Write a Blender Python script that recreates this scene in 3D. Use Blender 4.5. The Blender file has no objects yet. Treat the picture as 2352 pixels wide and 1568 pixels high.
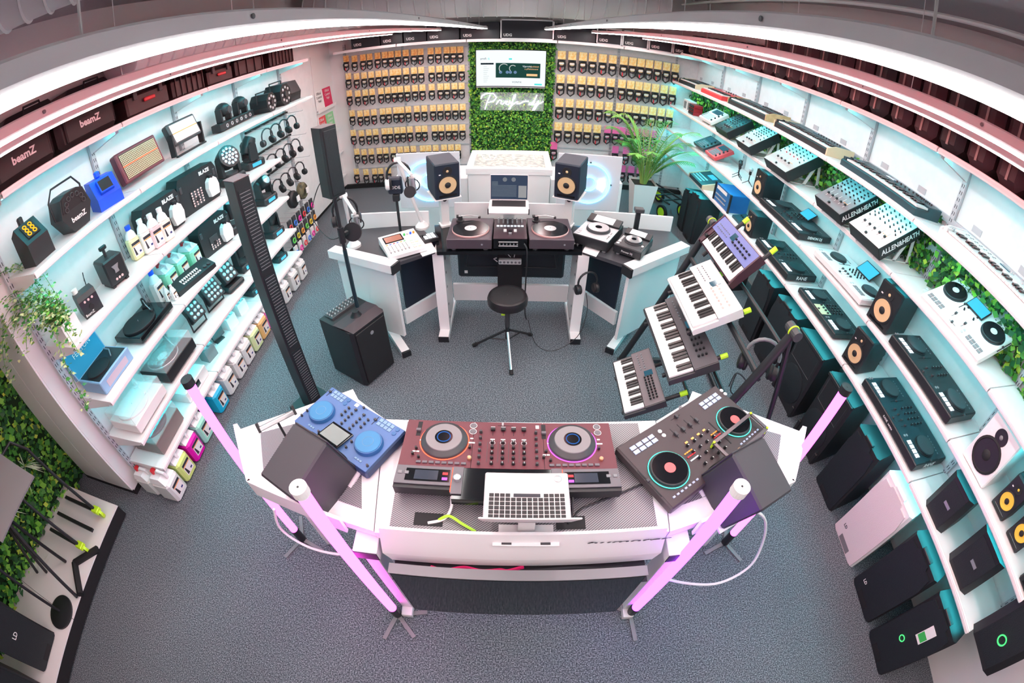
import bpy, math, random
from math import pi, sin, cos, radians, atan2, hypot, sqrt
from mathutils import Vector, Matrix
SC = bpy.context.scene
C = SC.collection
rnd = random.Random(11)
# ---------------------------------------------------------------- camera (16 mm class fisheye on a raised pole)
CAM_Z, PITCH, ROLL, F_PX, KL = 2.5, 0.7078446, -0.0177815, 1002.754, 0.145209
cam = bpy.data.cameras.new('camera')
cam_ob = bpy.data.objects.new('camera', cam); C.objects.link(cam_ob)
cam.type = 'PANO'; cam.sensor_width = 36.0; cam.sensor_height = 24.0; cam.sensor_fit = 'HORIZONTAL'
cam.clip_start = 0.01; cam.clip_end = 100
fmm = F_PX * 36.0 / 2352.0
try:
    cp = cam; cp.panorama_type = 'FISHEYE_LENS_POLYNOMIAL'
except Exception:
    cp = cam.cycles; cp.panorama_type = 'FISHEYE_LENS_POLYNOMIAL'
cp.fisheye_fov = radians(200)
cp.fisheye_polynomial_k0 = 0.0
cp.fisheye_polynomial_k1 = -1.0 / fmm
cp.fisheye_polynomial_k2 = 0.0
cp.fisheye_polynomial_k3 = -(KL ** 2) / (6 * fmm ** 3)
cp.fisheye_polynomial_k4 = 0.0
fw = Vector((0, cos(PITCH), -sin(PITCH))); up0 = Vector((0, sin(PITCH), cos(PITCH))); rt0 = Vector((1, 0, 0))
rt = rt0 * cos(ROLL) - up0 * sin(ROLL); up = rt0 * sin(ROLL) + up0 * cos(ROLL)
m = Matrix((rt, up, -fw)).transposed().to_4x4(); m.translation = Vector((0, 0, CAM_Z))
cam_ob.matrix_world = m
SC.camera = cam_ob
# ---------------------------------------------------------------- light and exposure
w = bpy.data.worlds.new('world'); SC.world = w; w.use_nodes = True
w.node_tree.nodes['Background'].inputs[0].default_value = (.9, .93, 1, 1)
w.node_tree.nodes['Background'].inputs[1].default_value = 0.25
SC.view_settings.view_transform = 'Standard'; SC.view_settings.look = 'None'
SC.view_settings.exposure = 0.4; SC.view_settings.gamma = 1.0; SC.view_settings.use_curve_mapping = False
SC.cycles.max_bounces = 4; SC.cycles.diffuse_bounces = 3; SC.cycles.glossy_bounces = 2; SC.cycles.transmission_bounces = 2
SC.cycles.use_adaptive_sampling = True; SC.cycles.adaptive_threshold = 0.1; SC.cycles.adaptive_min_samples = 16; SC.cycles.use_light_tree = False; SC.cycles.light_sampling_threshold = 0.03
SC.cycles.transparent_max_bounces = 8; SC.cycles.use_denoising = True; SC.cycles.sample_clamp_indirect = 6.0
SC.cycles.caustics_reflective = False; SC.cycles.caustics_refractive = False
WHITE_E, RED_E, CYAN_E, TUBE_E = 17.0, 20.0, 30.0, 6.5
# ---------------------------------------------------------------- materials
MATS = {}
def mat(name, col=(.8, .8, .8), rough=.5, metal=0.0, emit=None, es=1.0, trans=0.0, alpha=1.0, coat=0.0, noise=None, bump=None):
    if name in MATS: return MATS[name]
    m = bpy.data.materials.new(name); m.use_nodes = True; nt = m.node_tree; b = nt.nodes['Principled BSDF']
    c = (*col, 1)
    b.inputs['Base Color'].default_value = c; b.inputs['Roughness'].default_value = rough; b.inputs['Metallic'].default_value = metal
    b.inputs['Transmission Weight'].default_value = trans; b.inputs['Alpha'].default_value = alpha; b.inputs['Coat Weight'].default_value = coat
    if emit: b.inputs['Emission Color'].default_value = (*emit, 1); b.inputs['Emission Strength'].default_value = es
    if noise or bump:
        tc = nt.nodes.new('ShaderNodeTexCoord')
    if noise:
        sc, col2, lo, hi = noise
        n = nt.nodes.new('ShaderNodeTexNoise'); n.inputs['Scale'].default_value = sc; n.inputs['Detail'].default_value = 4
        r = nt.nodes.new('ShaderNodeValToRGB'); r.color_ramp.elements[0].position = lo; r.color_ramp.elements[1].position = hi
        r.color_ramp.elements[0].color = c; r.color_ramp.elements[1].color = (*col2, 1)
        nt.links.new(tc.outputs['Object'], n.inputs['Vector']); nt.links.new(n.outputs['Fac'], r.inputs['Fac']); nt.links.new(r.outputs['Color'], b.inputs['Base Color'])
    if bump:
        sc, st = bump
        n = nt.nodes.new('ShaderNodeTexNoise'); n.inputs['Scale'].default_value = sc; n.inputs['Detail'].default_value = 5
        bp = nt.nodes.new('ShaderNodeBump'); bp.inputs['Strength'].default_value = st; bp.inputs['Distance'].default_value = .01
        nt.links.new(tc.outputs['Object'], n.inputs['Vector']); nt.links.new(n.outputs['Fac'], bp.inputs['Height']); nt.links.new(bp.outputs['Normal'], b.inputs['Normal'])
    MATS[name] = m
    return m
def em(name, col, s):
    if name in MATS: return MATS[name]
    m = bpy.data.materials.new(name); m.use_nodes = True; nt = m.node_tree; nt.nodes.clear()
    e = nt.nodes.new('ShaderNodeEmission'); e.inputs[0].default_value = (*col, 1); e.inputs[1].default_value = s
    o = nt.nodes.new('ShaderNodeOutputMaterial'); nt.links.new(e.outputs[0], o.inputs[0]); MATS[name] = m
    return m
WALL = mat('white_wall_paint', (.82, .81, .81), .6, bump=(60, .05))
SHELF = mat('white_shelf_laminate', (.86, .85, .85), .35)
PANEL = mat('white_back_panel', (.80, .82, .83), .5, noise=(9, (.76, .79, .80), .4, .6))
STEEL = mat('grey_slotted_steel', (.52, .53, .56), .45, .2)
BLACK = mat('black_plastic', (.016, .017, .02), .45)
BLACKM = mat('black_matte', (.011, .011, .013), .7)
BLACKG = mat('black_gloss', (.006, .007, .009), .08)
DARK = mat('dark_grey_plastic', (.05, .05, .055), .45)
GREY = mat('grey_plastic', (.2, .2, .21), .45)
SILVER = mat('silver_metal', (.62, .62, .64), .28, .8)
LSILV = mat('light_silver_plastic', (.55, .55, .56), .35, .3)
WHITEP = mat('white_plastic', (.83, .82, .81), .35)
PAPER = mat('white_print', (.85, .85, .84), .6)
RED = mat('red_plastic', (.62, .02, .03), .4)
ORANGE = mat('orange_paint', (.95, .35, .04), .5)
YELLOW = mat('yellow_kevlar', (.85, .55, .06), .5)
TAN = mat('tan_woven_cone', (.72, .5, .27), .55)
NEONG = mat('lime_plastic', (.6, .95, .03), .4)
GREEN = mat('green_plastic', (.05, .5, .1), .4)
BLUE = mat('blue_plastic', (.01, .09, .75), .4)
WOOD = mat('wood_end_cheek', (.45, .27, .13), .5, noise=(14, (.62, .42, .22), .35, .65))
PALEWOOD = mat('pale_wood_cheek', (.75, .6, .4), .5)
GLASS = mat('clear_acrylic', (.95, .97, .97), .04, trans=.0, alpha=.16)
# ---------------------------------------------------------------- mesh helpers
def RX(a): return Matrix.Rotation(a, 4, 'X')
def RY(a): return Matrix.Rotation(a, 4, 'Y')
def RZ(a): return Matrix.Rotation(a, 4, 'Z')
def T(x, y, z): return Matrix.Translation((x, y, z))
class G:
    def __init__(s, M=None): s.v = []; s.f = []; s.mi = []; s.M = M or Matrix(); s.cur = 0
    def add(s, vs, fs):
        b = len(s.v); M = s.M
        s.v += [M @ Vector(p) for p in vs]; s.f += [[b + i for i in f] for f in fs]; s.mi += [s.cur] * len(fs); return s
    def mt(s, i): s.cur = i; return s
    def box(s, x0, x1, y0, y1, z0, z1, b=0.0):
        if b <= 0:
            return s.add([(x0, y0, z0), (x1, y0, z0), (x1, y1, z0), (x0, y1, z0), (x0, y0, z1), (x1, y0, z1), (x1, y1, z1), (x0, y1, z1)],
                         [(0, 3, 2, 1), (4, 5, 6, 7), (0, 1, 5, 4), (1, 2, 6, 5), (2, 3, 7, 6), (3, 0, 4, 7)])
        b = min(b, (x1 - x0) * .49, (y1 - y0) * .49, (z1 - z0) * .49)
        vs = []; idx = {}
        for i in (0, 1):
            for j in (0, 1):
                for k in (0, 1):
                    X, Y, Z = (x0, x1)[i], (y0, y1)[j], (z0, z1)[k]; sx, sy, sz = (b, -b)[i], (b, -b)[j], (b, -b)[k]
                    idx[i, j, k] = len(vs)
                    vs += [(X, Y + sy, Z + sz), (X + sx, Y, Z + sz), (X + sx, Y + sy, Z)]
        n = lambda i, j, k, a: idx[i, j, k] + a
        fs = [(n(0,0,0,0), n(0,0,1,0), n(0,1,1,0), n(0,1,0,0)), (n(1,0,0,0), n(1,1,0,0), n(1,1,1,0), n(1,0,1,0)),
              (n(0,0,0,1), n(1,0,0,1), n(1,0,1,1), n(0,0,1,1)), (n(0,1,0,1), n(0,1,1,1), n(1,1,1,1), n(1,1,0,1)),
              (n(0,0,0,2), n(0,1,0,2), n(1,1,0,2), n(1,0,0,2)), (n(0,0,1,2), n(1,0,1,2), n(1,1,1,2), n(0,1,1,2))]
        for i in (0, 1):
            for j in (0, 1):
                fs.append((n(i,j,0,0), n(i,j,1,0), n(i,j,1,1), n(i,j,0,1))); 
                fs.append((n(i,0,j,0), n(i,1,j,0), n(i,1,j,2), n(i,0,j,2)))
                fs.append((n(0,i,j,1), n(1,i,j,1), n(1,i,j,2), n(0,i,j,2)))
                for k in (0, 1): fs.append((n(i,j,k,0), n(i,j,k,1), n(i,j,k,2)))
        return s.add(vs, fs)
    def cbox(s, c, d, b=0.0): return s.box(c[0]-d[0]/2, c[0]+d[0]/2, c[1]-d[1]/2, c[1]+d[1]/2, c[2]-d[2]/2, c[2]+d[2]/2, b)
    def cyl(s, p0, p1, r0, r1=None, n=12, cap=True):
        p0, p1 = Vector(p0), Vector(p1); r1 = r0 if r1 is None else r1; d = (p1 - p0).normalized()
        a = d.orthogonal().normalized(); c = d.cross(a); vs = []
        for p, r in ((p0, r0), (p1, r1)):
            for i in range(n): t = 2*pi*i/n; vs.append(p + (a*cos(t) + c*sin(t))*r)
        fs = [(i, (i+1) % n, n + (i+1) % n, n + i) for i in range(n)]
        if cap: fs += [tuple(range(n))[::-1], tuple(range(n, 2*n))]
        return s.add(vs, fs)
    def disc(s, c, r, nrm=(0, 0, 1), n=16): 
        nrm = Vector(nrm).normalized(); c = Vector(c); return s.cyl(c, c + nrm*.0008, r, r, n)
    def lathe(s, prof, n=16, o=(0, 0, 0), cap=True):
        vs = []; fs = []; m = len(prof)
        for r, z in prof:
            for i in range(n): t = 2*pi*i/n; vs.append((o[0]+r*cos(t), o[1]+r*sin(t), o[2]+z))
        for k in range(m-1):
            for i in range(n): fs.append((k*n+i, k*n+(i+1) % n, (k+1)*n+(i+1) % n, (k+1)*n+i))
        if cap: fs += [tuple(range(n))[::-1], tuple(range((m-1)*n, m*n))]
        return s.add(vs, fs)
    def tube(s, pts, r, n=6, closed=False):
        P = [Vector(p) for p in pts]; m = len(P); vs = []; fs = []; prev = None
        for i, p in enumerate(P):
            a = P[(i-1) % m] if (i > 0 or closed) else p; b = P[(i+1) % m] if (i < m-1 or closed) else p
            d = (b - a); d = d.normalized() if d.length > 1e-9 else Vector((0, 0, 1))
            if prev is None: u = d.orthogonal().normalized()
            else:
                u = prev - d*prev.dot(d); u = u.normalized() if u.length > 1e-6 else d.orthogonal().normalized()
            prev = u; w_ = d.cross(u); rr = r[i] if isinstance(r, (list, tuple)) else r
            for k in range(n): t = 2*pi*k/n; vs.append(p + (u*cos(t) + w_*sin(t))*rr)
        q = m if closed else m-1
        for i in range(q):
            j = (i+1) % m
            for k in range(n): fs.append((i*n+k, i*n+(k+1) % n, j*n+(k+1) % n, j*n+k))
        if not closed: fs += [tuple(range(n))[::-1], tuple(range((m-1)*n, m*n))]
        return s.add(vs, fs)
    def prism(s, poly, z0, z1):
        n = len(poly); vs = [(x, y, z0) for x, y in poly] + [(x, y, z1) for x, y in poly]
        return s.add(vs, [tuple(range(n))[::-1], tuple(range(n, 2*n))] + [(i, (i+1) % n, n+(i+1) % n, n+i) for i in range(n)])
    def ext(s, poly, x0, x1):      # polygon in (y, z), extruded along x
        n = len(poly); vs = [(x0, y, z) for y, z in poly] + [(x1, y, z) for y, z in poly]
        return s.add(vs, [tuple(range(n))[::-1], tuple(range(n, 2*n))] + [(i, (i+1) % n, n+(i+1) % n, n+i) for i in range(n)])
    def sph(s, c, r, n=10, m=6, sx=1, sy=1, sz=1):
        prof = [(max(1e-4, r*sin(pi*k/m)), -r*cos(pi*k/m)) for k in range(m+1)]
        vs = []; fs = []
        for q, z in prof:
            for i in range(n): t = 2*pi*i/n; vs.append((c[0]+q*cos(t)*sx, c[1]+q*sin(t)*sy, c[2]+z*sz))
        for k in range(m):
            for i in range(n): fs.append((k*n+i, k*n+(i+1) % n, (k+1)*n+(i+1) % n, (k+1)*n+i))
        return s.add(vs, fs)
    def ring(s, c, R, r, nrm=(0, 0, 1), n=24, k=6, a0=0, a1=2*pi):
        nrm = Vector(nrm).normalized(); a = nrm.orthogonal().normalized(); b = nrm.cross(a); c = Vector(c)
        if abs(nrm.z) > .99: a = Vector((1, 0, 0)); b = Vector((0, 1, 0))
        full = abs(a1-a0-2*pi) < 1e-6; cnt = n if full else n+1
        return s.tube([c + (a*cos(a0+(a1-a0)*i/n) + b*sin(a0+(a1-a0)*i/n))*R for i in range(cnt)], r, k, full)
    def o(s, name, m, parent=None, smooth=False, loc=None, rot=None):
        me = bpy.data.meshes.new(name); me.from_pydata(s.v, [], s.f)
        for q in (m if isinstance(m, (list, tuple)) else [m]): me.materials.append(q)
        if any(s.mi): me.polygons.foreach_set('material_index', s.mi)
        if smooth:
            me.polygons.foreach_set('use_smooth', [True]*len(me.polygons))
            try: me.set_sharp_from_angle(angle=radians(40))
            except Exception: pass
        me.update()
        ob = bpy.data.objects.new(name, me); C.objects.link(ob)
        if parent: ob.parent = parent
        if loc: ob.location = loc
        if rot: ob.rotation_euler = rot
        return ob
def tag(o, label, cat, group=None):
    o['label'] = label; o['category'] = cat
    if group: o['group'] = group
    return o
def thing(name, label, cat, loc=(0, 0, 0), rz=0.0, group=None, rx=0.0, ry=0.0):
    o = bpy.data.objects.new(name, None); C.objects.link(o); o.empty_display_size = .05
    o.location = loc; o.rotation_euler = (rx, ry, rz)
    return tag(o, label, cat, group)
def struct(o): o['kind'] = 'structure'; return o
def dup(root, loc, rz, label, group=None):
    r = root.copy(); C.objects.link(r); r.location = loc; r.rotation_euler = (root.rotation_euler[0], root.rotation_euler[1], rz); r['label'] = label
    if group: r['group'] = group
    for ch in root.children:
        c = ch.copy(); C.objects.link(c); c.parent = r
        for g in ch.children:
            d = g.copy(); C.objects.link(d); d.parent = c
    return r
def inst(ob, name, parent, loc, rot=None):
    c = bpy.data.objects.new(name, ob.data); C.objects.link(c); c.parent = parent; c.location = loc
    if rot: c.rotation_euler = rot
    return c
def txt(body, size, parent, m, loc, rot=(0, 0, 0), name='lettering', shear=0.0, align='CENTER', ext=.0006, bold=0.0, sx=1.0):
    cu = bpy.data.curves.new(name, 'FONT'); cu.body = body; cu.size = size; cu.align_x = align; cu.align_y = 'CENTER'; cu.shear = shear
    cu.extrude = ext; cu.offset = bold; cu.resolution_u = 2; cu.materials.append(m)
    o = bpy.data.objects.new(name, cu); C.objects.link(o); o.parent = parent; o.location = loc; o.rotation_euler = rot; o.scale = (sx, 1, 1)
    return o
ORD = ['first', 'second', 'third', 'fourth', 'fifth', 'sixth', 'seventh', 'eighth', 'ninth', 'tenth', 'eleventh', 'twelfth', 'thirteenth', 'fourteenth', 'fifteenth', 'sixteenth', 'seventeenth', 'eighteenth', 'nineteenth', 'twentieth']
# ================================================================ structure
def carpet():
    m = bpy.data.materials.new('grey_blue_carpet'); m.use_nodes = True; nt = m.node_tree; b = nt.nodes['Principled BSDF']; b.inputs['Roughness'].default_value = .95
    tc = nt.nodes.new('ShaderNodeTexCoord')
    n = nt.nodes.new('ShaderNodeTexNoise'); n.inputs['Scale'].default_value = 130; n.inputs['Detail'].default_value = 3; n.inputs['Roughness'].default_value = .75
    n2 = nt.nodes.new('ShaderNodeTexNoise'); n2.inputs['Scale'].default_value = 1.1; n2.inputs['Detail'].default_value = 2
    r = nt.nodes.new('ShaderNodeValToRGB'); e = r.color_ramp.elements
    e[0].position = .36; e[0].color = (.012, .018, .026, 1); e[1].position = .66; e[1].color = (.36, .40, .43, 1)
    k = r.color_ramp.elements.new(.5); k.color = (.105, .125, .145, 1)
    mx = nt.nodes.new('ShaderNodeMix'); mx.data_type = 'RGBA'; mx.blend_type = 'MULTIPLY'; mx.inputs[0].default_value = .5
    r2 = nt.nodes.new('ShaderNodeValToRGB'); r2.color_ramp.elements[0].position = .35; r2.color_ramp.elements[0].color = (.7, .74, .76, 1); r2.color_ramp.elements[1].position = .65
    bp = nt.nodes.new('ShaderNodeBump'); bp.inputs['Strength'].default_value = .5; bp.inputs['Distance'].default_value = .004
    L = nt.links.new
    L(tc.outputs['Object'], n.inputs['Vector']); L(tc.outputs['Object'], n2.inputs['Vector']); L(n.outputs['Fac'], r.inputs['Fac']); L(n2.outputs['Fac'], r2.inputs['Fac'])
    L(r.outputs['Color'], mx.inputs[6]); L(r2.outputs['Color'], mx.inputs[7]); L(mx.outputs[2], b.inputs['Base Color']); L(n.outputs['Fac'], bp.inputs['Height']); L(bp.outputs['Normal'], b.inputs['Normal'])
    return m
CARPET = carpet()
CEIL = mat('grey_ceiling', (.50, .48, .49), .8, bump=(8, .15))
PINKB = mat('pale_pegboard', (.74, .70, .71), .6, noise=(30, (.70, .66, .67), .4, .6))
XL, XR, YB = -2.93, 2.88, 6.95          # left partition, right wall, back wall
struct(G().box(-6, 4.5, -4, 8, -.1, 0).o('floor', CARPET))
struct(G().box(-6, 4.5, -4, 8, 3.35, 3.45).o('ceiling', CEIL))
WB = struct(G().box(-3.7, 3.1, YB, YB + .15, 0, 3.35).o('wall_back', WALL))
WL = struct(G().box(-3.68, XL, 1.0, YB, .05, 3.35).o('wall_left', WALL))
WR = struct(G().box(XR, XR + .15, -4, YB, 0, 3.35).o('wall_right', WALL))
WG = struct(G().box(-3.95, -3.8, -4, 1.02, 0, 3.35).o('wall_garden', mat('dark_green_backing', (.01, .04, .01), .9)))
struct(G().box(-6, 4.5, -4, -3.9, 0, 3.35).o('wall_near', WALL))
struct(G().box(-3.7, XL + .004, .99, YB, 0, .05).o('baseboard_left', BLACKM))
struct(G().box(-2.9, 2.85, YB - .06, YB, 0, .07).o('baseboard_back', BLACKM))
# upright end panel of the left shelving (white face with a seam)
struct(G().box(-3.66, -3.32, .985, 1.0, .06, 2.6).box(-3.312, -2.935, .985, 1.0, .06, 2.6).o('trim_1', SHELF))
DOOR = struct(G().box(XL, XL + .012, 5.15, 6.16, .06, 2.35).o('door_1', WALL))
G().box(XL, XL + .03, 6.165, 6.2, .06, 2.4).o('door_frame', WALL, DOOR)
INK = mat('dark_print', (.03, .03, .04), .6)
for t, z, s in (('Profi-DJ', 1.655, .105), ('Backstage', 1.553, .105), ('Zákaz vstupu', 1.462, .075)):
    txt(t, s, DOOR, INK, (XL + .014, 5.72, z), (pi/2, 0, pi/2))
# ---- slotted uprights and back panels
def upright(wall, x, y, s, z0, z1, facing='x'):
    d = .03
    g = G()
    if facing == 'x': g.box(min(x, x - s*d), max(x, x - s*d), y - .02, y + .02, z0, z1)
    else: g.box(x - .02, x + .02, y, y + d, z0, z1)
    ob = g.o('upright', STEEL, wall)
    k = G(); z = z0 + .04
    while z < z1 - .03:
        for o in (-.0085, .0085):
            if facing == 'x': k.box(min(x, x + s*.001), max(x, x + s*.001), y + o - .0022, y + o + .0022, z, z + .026)
            else: k.box(x + o - .0022, x + o + .0022, y - .001, y, z, z + .026)
        z += .05
    k.o('slots', BLACKM, ob)
for i in range(5): upright(WL, -2.846, 1.12 + i*1.0, 1, .08, 2.62)
for i in range(8): upright(WR, 2.797, -.24 + i*1.03, -1, .08, 2.62)
for x in (-2.665, -1.72, -.71, .56, 1.52, 2.45): upright(WB, x, YB - .035, 1, .1, 2.5, 'y')
for i in range(5): G().box(XL + .001, XL + .05, 1.14 + i, 1.14 + i + .96, .08, 2.62).o('panel', PANEL, WL)
for i in range(7):
    y = -.22 + i*1.03
    G().box(XR - .05, XR - .001, y, y + .99, .08, 2.62).o('panel', PANEL, WR)
    G().box(XR - .085, XR - .05, y, y + .99, 2.0, 2.045).o('rail', STEEL, WR)
    for k in (.3, .75): G().box(XR - .056, XR - .05, y + k, y + k + .085, 2.06, 2.105).o('socket_plate', STEEL, WR)
for x0, x1 in ((-2.64, -1.74), (-1.70, -.73), (.58, 1.50), (1.54, 2.43)):
    G().box(x0, x1, YB - .03, YB - .002, .12, 2.42).o('panel', PINKB, WB)
G().box(2.47, 2.86, YB - .03, YB - .002, .12, 2.42).o('panel', PINKB, WB)
# ---- shelves
CYAN = em('cyan_led_strip', (.05, .85, .95), CYAN_E)
ROWN = ['top', 'second', 'third', 'fourth', 'fifth', 'lowest']
def shelf(side, row, y0, y1, zt, xf, xb, cyan, label):
    s = 1 if side == 'left' else -1           # +1: front towards +x
    t = thing('wall_shelf', label, 'shelf', (xb, (y0 + y1)/2, zt), 0, 'white shelf boards on the side walls')
    h = (y1 - y0)/2 - .004; D = (xf - xb)
    a, b = min(0, D), max(0, D)
    G().box(a, b, -h, h, -.03, 0).o('board', SHELF, t)
    e = D
    G().box(min(e, e + s*.016), max(e, e + s*.016), -h, h, -.036, .004, .004).o('lip', SHELF, t)
    G().box(min(e, e + s*.02), max(e, e + s*.02), -h, h, -.024, -.008).o('price_rail', mat('clear_price_rail', (.86, .80, .80), .15), t)
    br = None
    for yy in (-h + .012, h - .012):
        g = G().add([(0, yy - .002, -.03), (0, yy + .002, -.03), (0, yy - .002, -.13), (0, yy + .002, -.13), (D*.86, yy - .002, -.03), (D*.86, yy + .002, -.03), (D*.86, yy - .002, -.055), (D*.86, yy + .002, -.055)],
                    [(0, 4, 6, 2), (1, 3, 7, 5), (0, 1, 5, 4), (2, 6, 7, 3), (4, 5, 7, 6), (0, 2, 3, 1)])
        g.o('bracket', SHELF, t)
    if cyan: G().box(D*.80 - .006, D*.80 + .006, -h + .03, h - .03, -.0385, -.0305).o('led_strip', CYAN, t)
    return t
LZ = [2.41, 1.935, 1.435, .992, .596, .30]; RZZ = [2.442, 1.967, 1.574, 1.182, .784]
for r, z in enumerate(LZ):
    for k in range(5 if r < 2 else 3):
        nm = ['nearest the ivy', 'second from the ivy', 'third from the ivy', 'fourth from the ivy', 'fifth from the ivy']
        shelf('left', r, 1.12 + k, 2.12 + k if not (r < 2 and k == 4) else 5.12 + .02 if k == 4 and False else 2.12 + k, z, -2.456, -2.86, r < 5, f'white shelf board, {ROWN[r]} row of the lighting-gear wall, bay {nm[k]}') if not (r < 2 and k == 4) else None
for r, z in enumerate(RZZ):
    for k in range(7):
        shelf('right', r, -.24 + k*1.03, -.24 + (k+1)*1.03, z, 2.402, 2.82, True, f'white shelf board, {ROWN[r] if r < 4 else "lowest"} row of the keyboard wall, {ORD[6-k]} bay from the cable wall')
for i, (x0, x1) in enumerate(((-2.72, -1.73), (-1.725, -.715), (-.71, .56), (.565, 1.515), (1.52, 2.75))):
    t = thing('wall_shelf', f'white top shelf board above the cable wall, {ORD[i]} from the door side', 'shelf', ((x0 + x1)/2, YB, 2.405), 0, 'white shelf boards on the cable wall')
    h = (x1 - x0)/2 - .003
    G().box(-h, h, -.36, -.005, -.03, 0).o('board', SHELF, t); G().box(-h, h, -.376, -.36, -.04, .004, .004).o('lip', SHELF, t)
# ---- hanging luminaires
WHITE_L = em('white_led_diffuser', (1, .97, .95), WHITE_E); RED_L = em('red_led_line', (1, .03, .05), RED_E)
for s, xs in ((-1, (.40, 1.03, 1.72)), (1, (.36, 1.0, 1.72))):
    for i, x in enumerate(xs):
        t = thing('pendant_light', f'long white hanging light bar with red edge glow, {ORD[i]} from the middle on the {"left" if s < 0 else "right"}', 'ceiling light', (s*x, 0, 2.557), 0, 'hanging light bars')
        y0, y1 = -1.6, 6.4
        G().box(min(0, s*.09), max(0, s*.09), y0, y1, .006, .036, .004).box(min(s*.088, s*.125), max(s*.088, s*.125), y0, y1, .018, .022).o('profile_and_shield', SHELF, t)  # bar profile plus a thin overhang added to keep red light off the ceiling
        G().box(min(s*.006, s*.084), max(s*.006, s*.084), y0 + .01, y1 - .01, 0, .006).o('diffuser', WHITE_L, t)
        G().box(min(s*.09, s*.097), max(s*.09, s*.097), y0, y1, .004, .016).o('red_strip', RED_L, t)
        G().box(min(s*.02, s*.07), max(s*.02, s*.07), y1, y1 + .05, .005, .05).o('end_box', WHITEP, t)
        for k, y in enumerate((.35, 1.6, 2.9, 4.2, 5.5)):
            G().cyl((s*.045, y, .036), (s*.045, y, .79), .0022, n=5).o('wire', WHITEP, t)
            G().cyl((s*-.001, y + .3, .022), (s*-.003, y + .3, .022), .005, n=8).o('screw', GREY, t)
# ---- ducts, cables and fittings under the ceiling
DUCT = mat('white_spiral_duct', (.78, .77, .77), .5)
def duct(name, label, p0, p1, r, step=.16):
    p0, p1 = Vector(p0), Vector(p1); d = p1 - p0; n = int(d.length/step); g = G(); pts = []; rr = []
    for i in range(n):
        a = p0 + d*(i/n)
        for k, q in ((0, r), (.06, r + .012), (.12, r)): pts.append(a + d*(k/n)); rr.append(q)
    g.tube(pts, rr, 28)
    return tag(g.o(name, DUCT, None, True), label, 'duct')
duct('ventilation_duct', 'wide white spiral air duct crossing above the cable wall', (-2.7, 5.9, 3.03), (2.0, 5.9, 3.03), .31)
duct('ventilation_duct', 'white spiral air duct running along above the lighting-gear wall', (-2.55, 2.3, 2.86), (-2.55, 5.4, 2.86), .19, .13)
duct('ventilation_duct', 'white flexible air duct end near the upper corner over the bags', (-2.2, .7, 3.2), (-1.2, 1.55, 3.1), .13, .1)
g = G().cyl((2.3, -1, 3.24), (2.3, 6.5, 3.2), .018, n=8)
tag(g.o('conduit_pipe', WHITEP), 'white conduit pipe along the grey ceiling above the synths', 'pipe')
fl = thing('floodlight', 'white ribbed floodlight hanging from the ceiling over the keyboard wall', 'floodlight', (2.1, 1.02, 2.98), radians(-60))
G().box(-.12, .12, -.09, .09, 0, .02, .006).o('housing', WHITEP, fl)
g = G()
for i in range(9): g.box(-.1, .1, -.07 + i*.0165, -.064 + i*.0165, .02, .045)
g.o('cooling_fins', WHITEP, fl)
G().tube([(-.12, 0, .01), (-.135, 0, .1), (-.1, 0, .22), (.1, 0, .22), (.135, 0, .1), (.12, 0, .01)], .006).o('bracket', WHITEP, fl)
G().ring((.05, .1, -.05), .05, .004, (1, .2, .1)).o('cable', WHITEP, fl)
# ---- plant walls (dense leaves, uncountable)
LEAF = [mat('leaf_mid_green', (.06, .26, .03), .6), mat('leaf_bright_green', (.20, .52, .05), .6), mat('leaf_dark_green', (.012, .085, .02), .6), mat('leaf_yellow_green', (.45, .62, .06), .6), mat('fern_green', (.02, .20, .05), .6)]
def moss(name, n, P, N, U, V, w, h, size, seed, mix=(5, 4, 3, 1), depth=.05):
    """n leaves on a w x h patch centred at P with normal N and axes U, V"""
    q = random.Random(seed); P, N, U, V = Vector(P), Vector(N), Vector(U), Vector(V); g = G()
    ch = [i for i, c in enumerate(mix) for _ in range(c)]
    for _ in range(n):
        c = P + U*(q.random() - .5)*w + V*(q.random() - .5)*h + N*(q.random()**1.5*depth)
        a = q.random()*6.283; d = (U*cos(a) + V*sin(a) + N*q.uniform(-.2, .9)).normalized(); e = d.cross(N*.9 + U*q.uniform(-.6, .6)).normalized()
        s = size*q.uniform(.6, 1.4); g.cur = ch[q.randrange(len(ch))]
        g.add([c - e*s*.1, c + d*s*.5 - e*s*.42, c + d*s, c + d*s*.5 + e*s*.42], [(0, 1, 2, 3)])
    return g
def stuff(o, label, cat): o['kind'] = 'stuff'; return tag(o, label, cat)
G().box(-.70, .555, YB - .06, YB - .03, .1, 2.37).o('panel', mat('dark_green_backing', (.01, .04, .01), .9), WB)
stuff(moss('m', 9000, (-.072, YB - .06, 1.24), (0, -1, 0), (1, 0, 0), (0, 0, 1), 1.26, 2.26, .034, 3, depth=.06).o('moss_wall', LEAF[:4]), 'bright green moss wall behind the screen and neon lettering', 'moss')
stuff(moss('m', 14000, (-3.79, -.9, 1.5), (1, 0, 0), (0, 1, 0), (0, 0, 1), 3.9, 2.9, .055, 4, (5, 3, 5, 1), .09).o('plant_wall', LEAF[:4]), 'dense green plant wall behind the stands on the white platform', 'plant wall')
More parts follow.
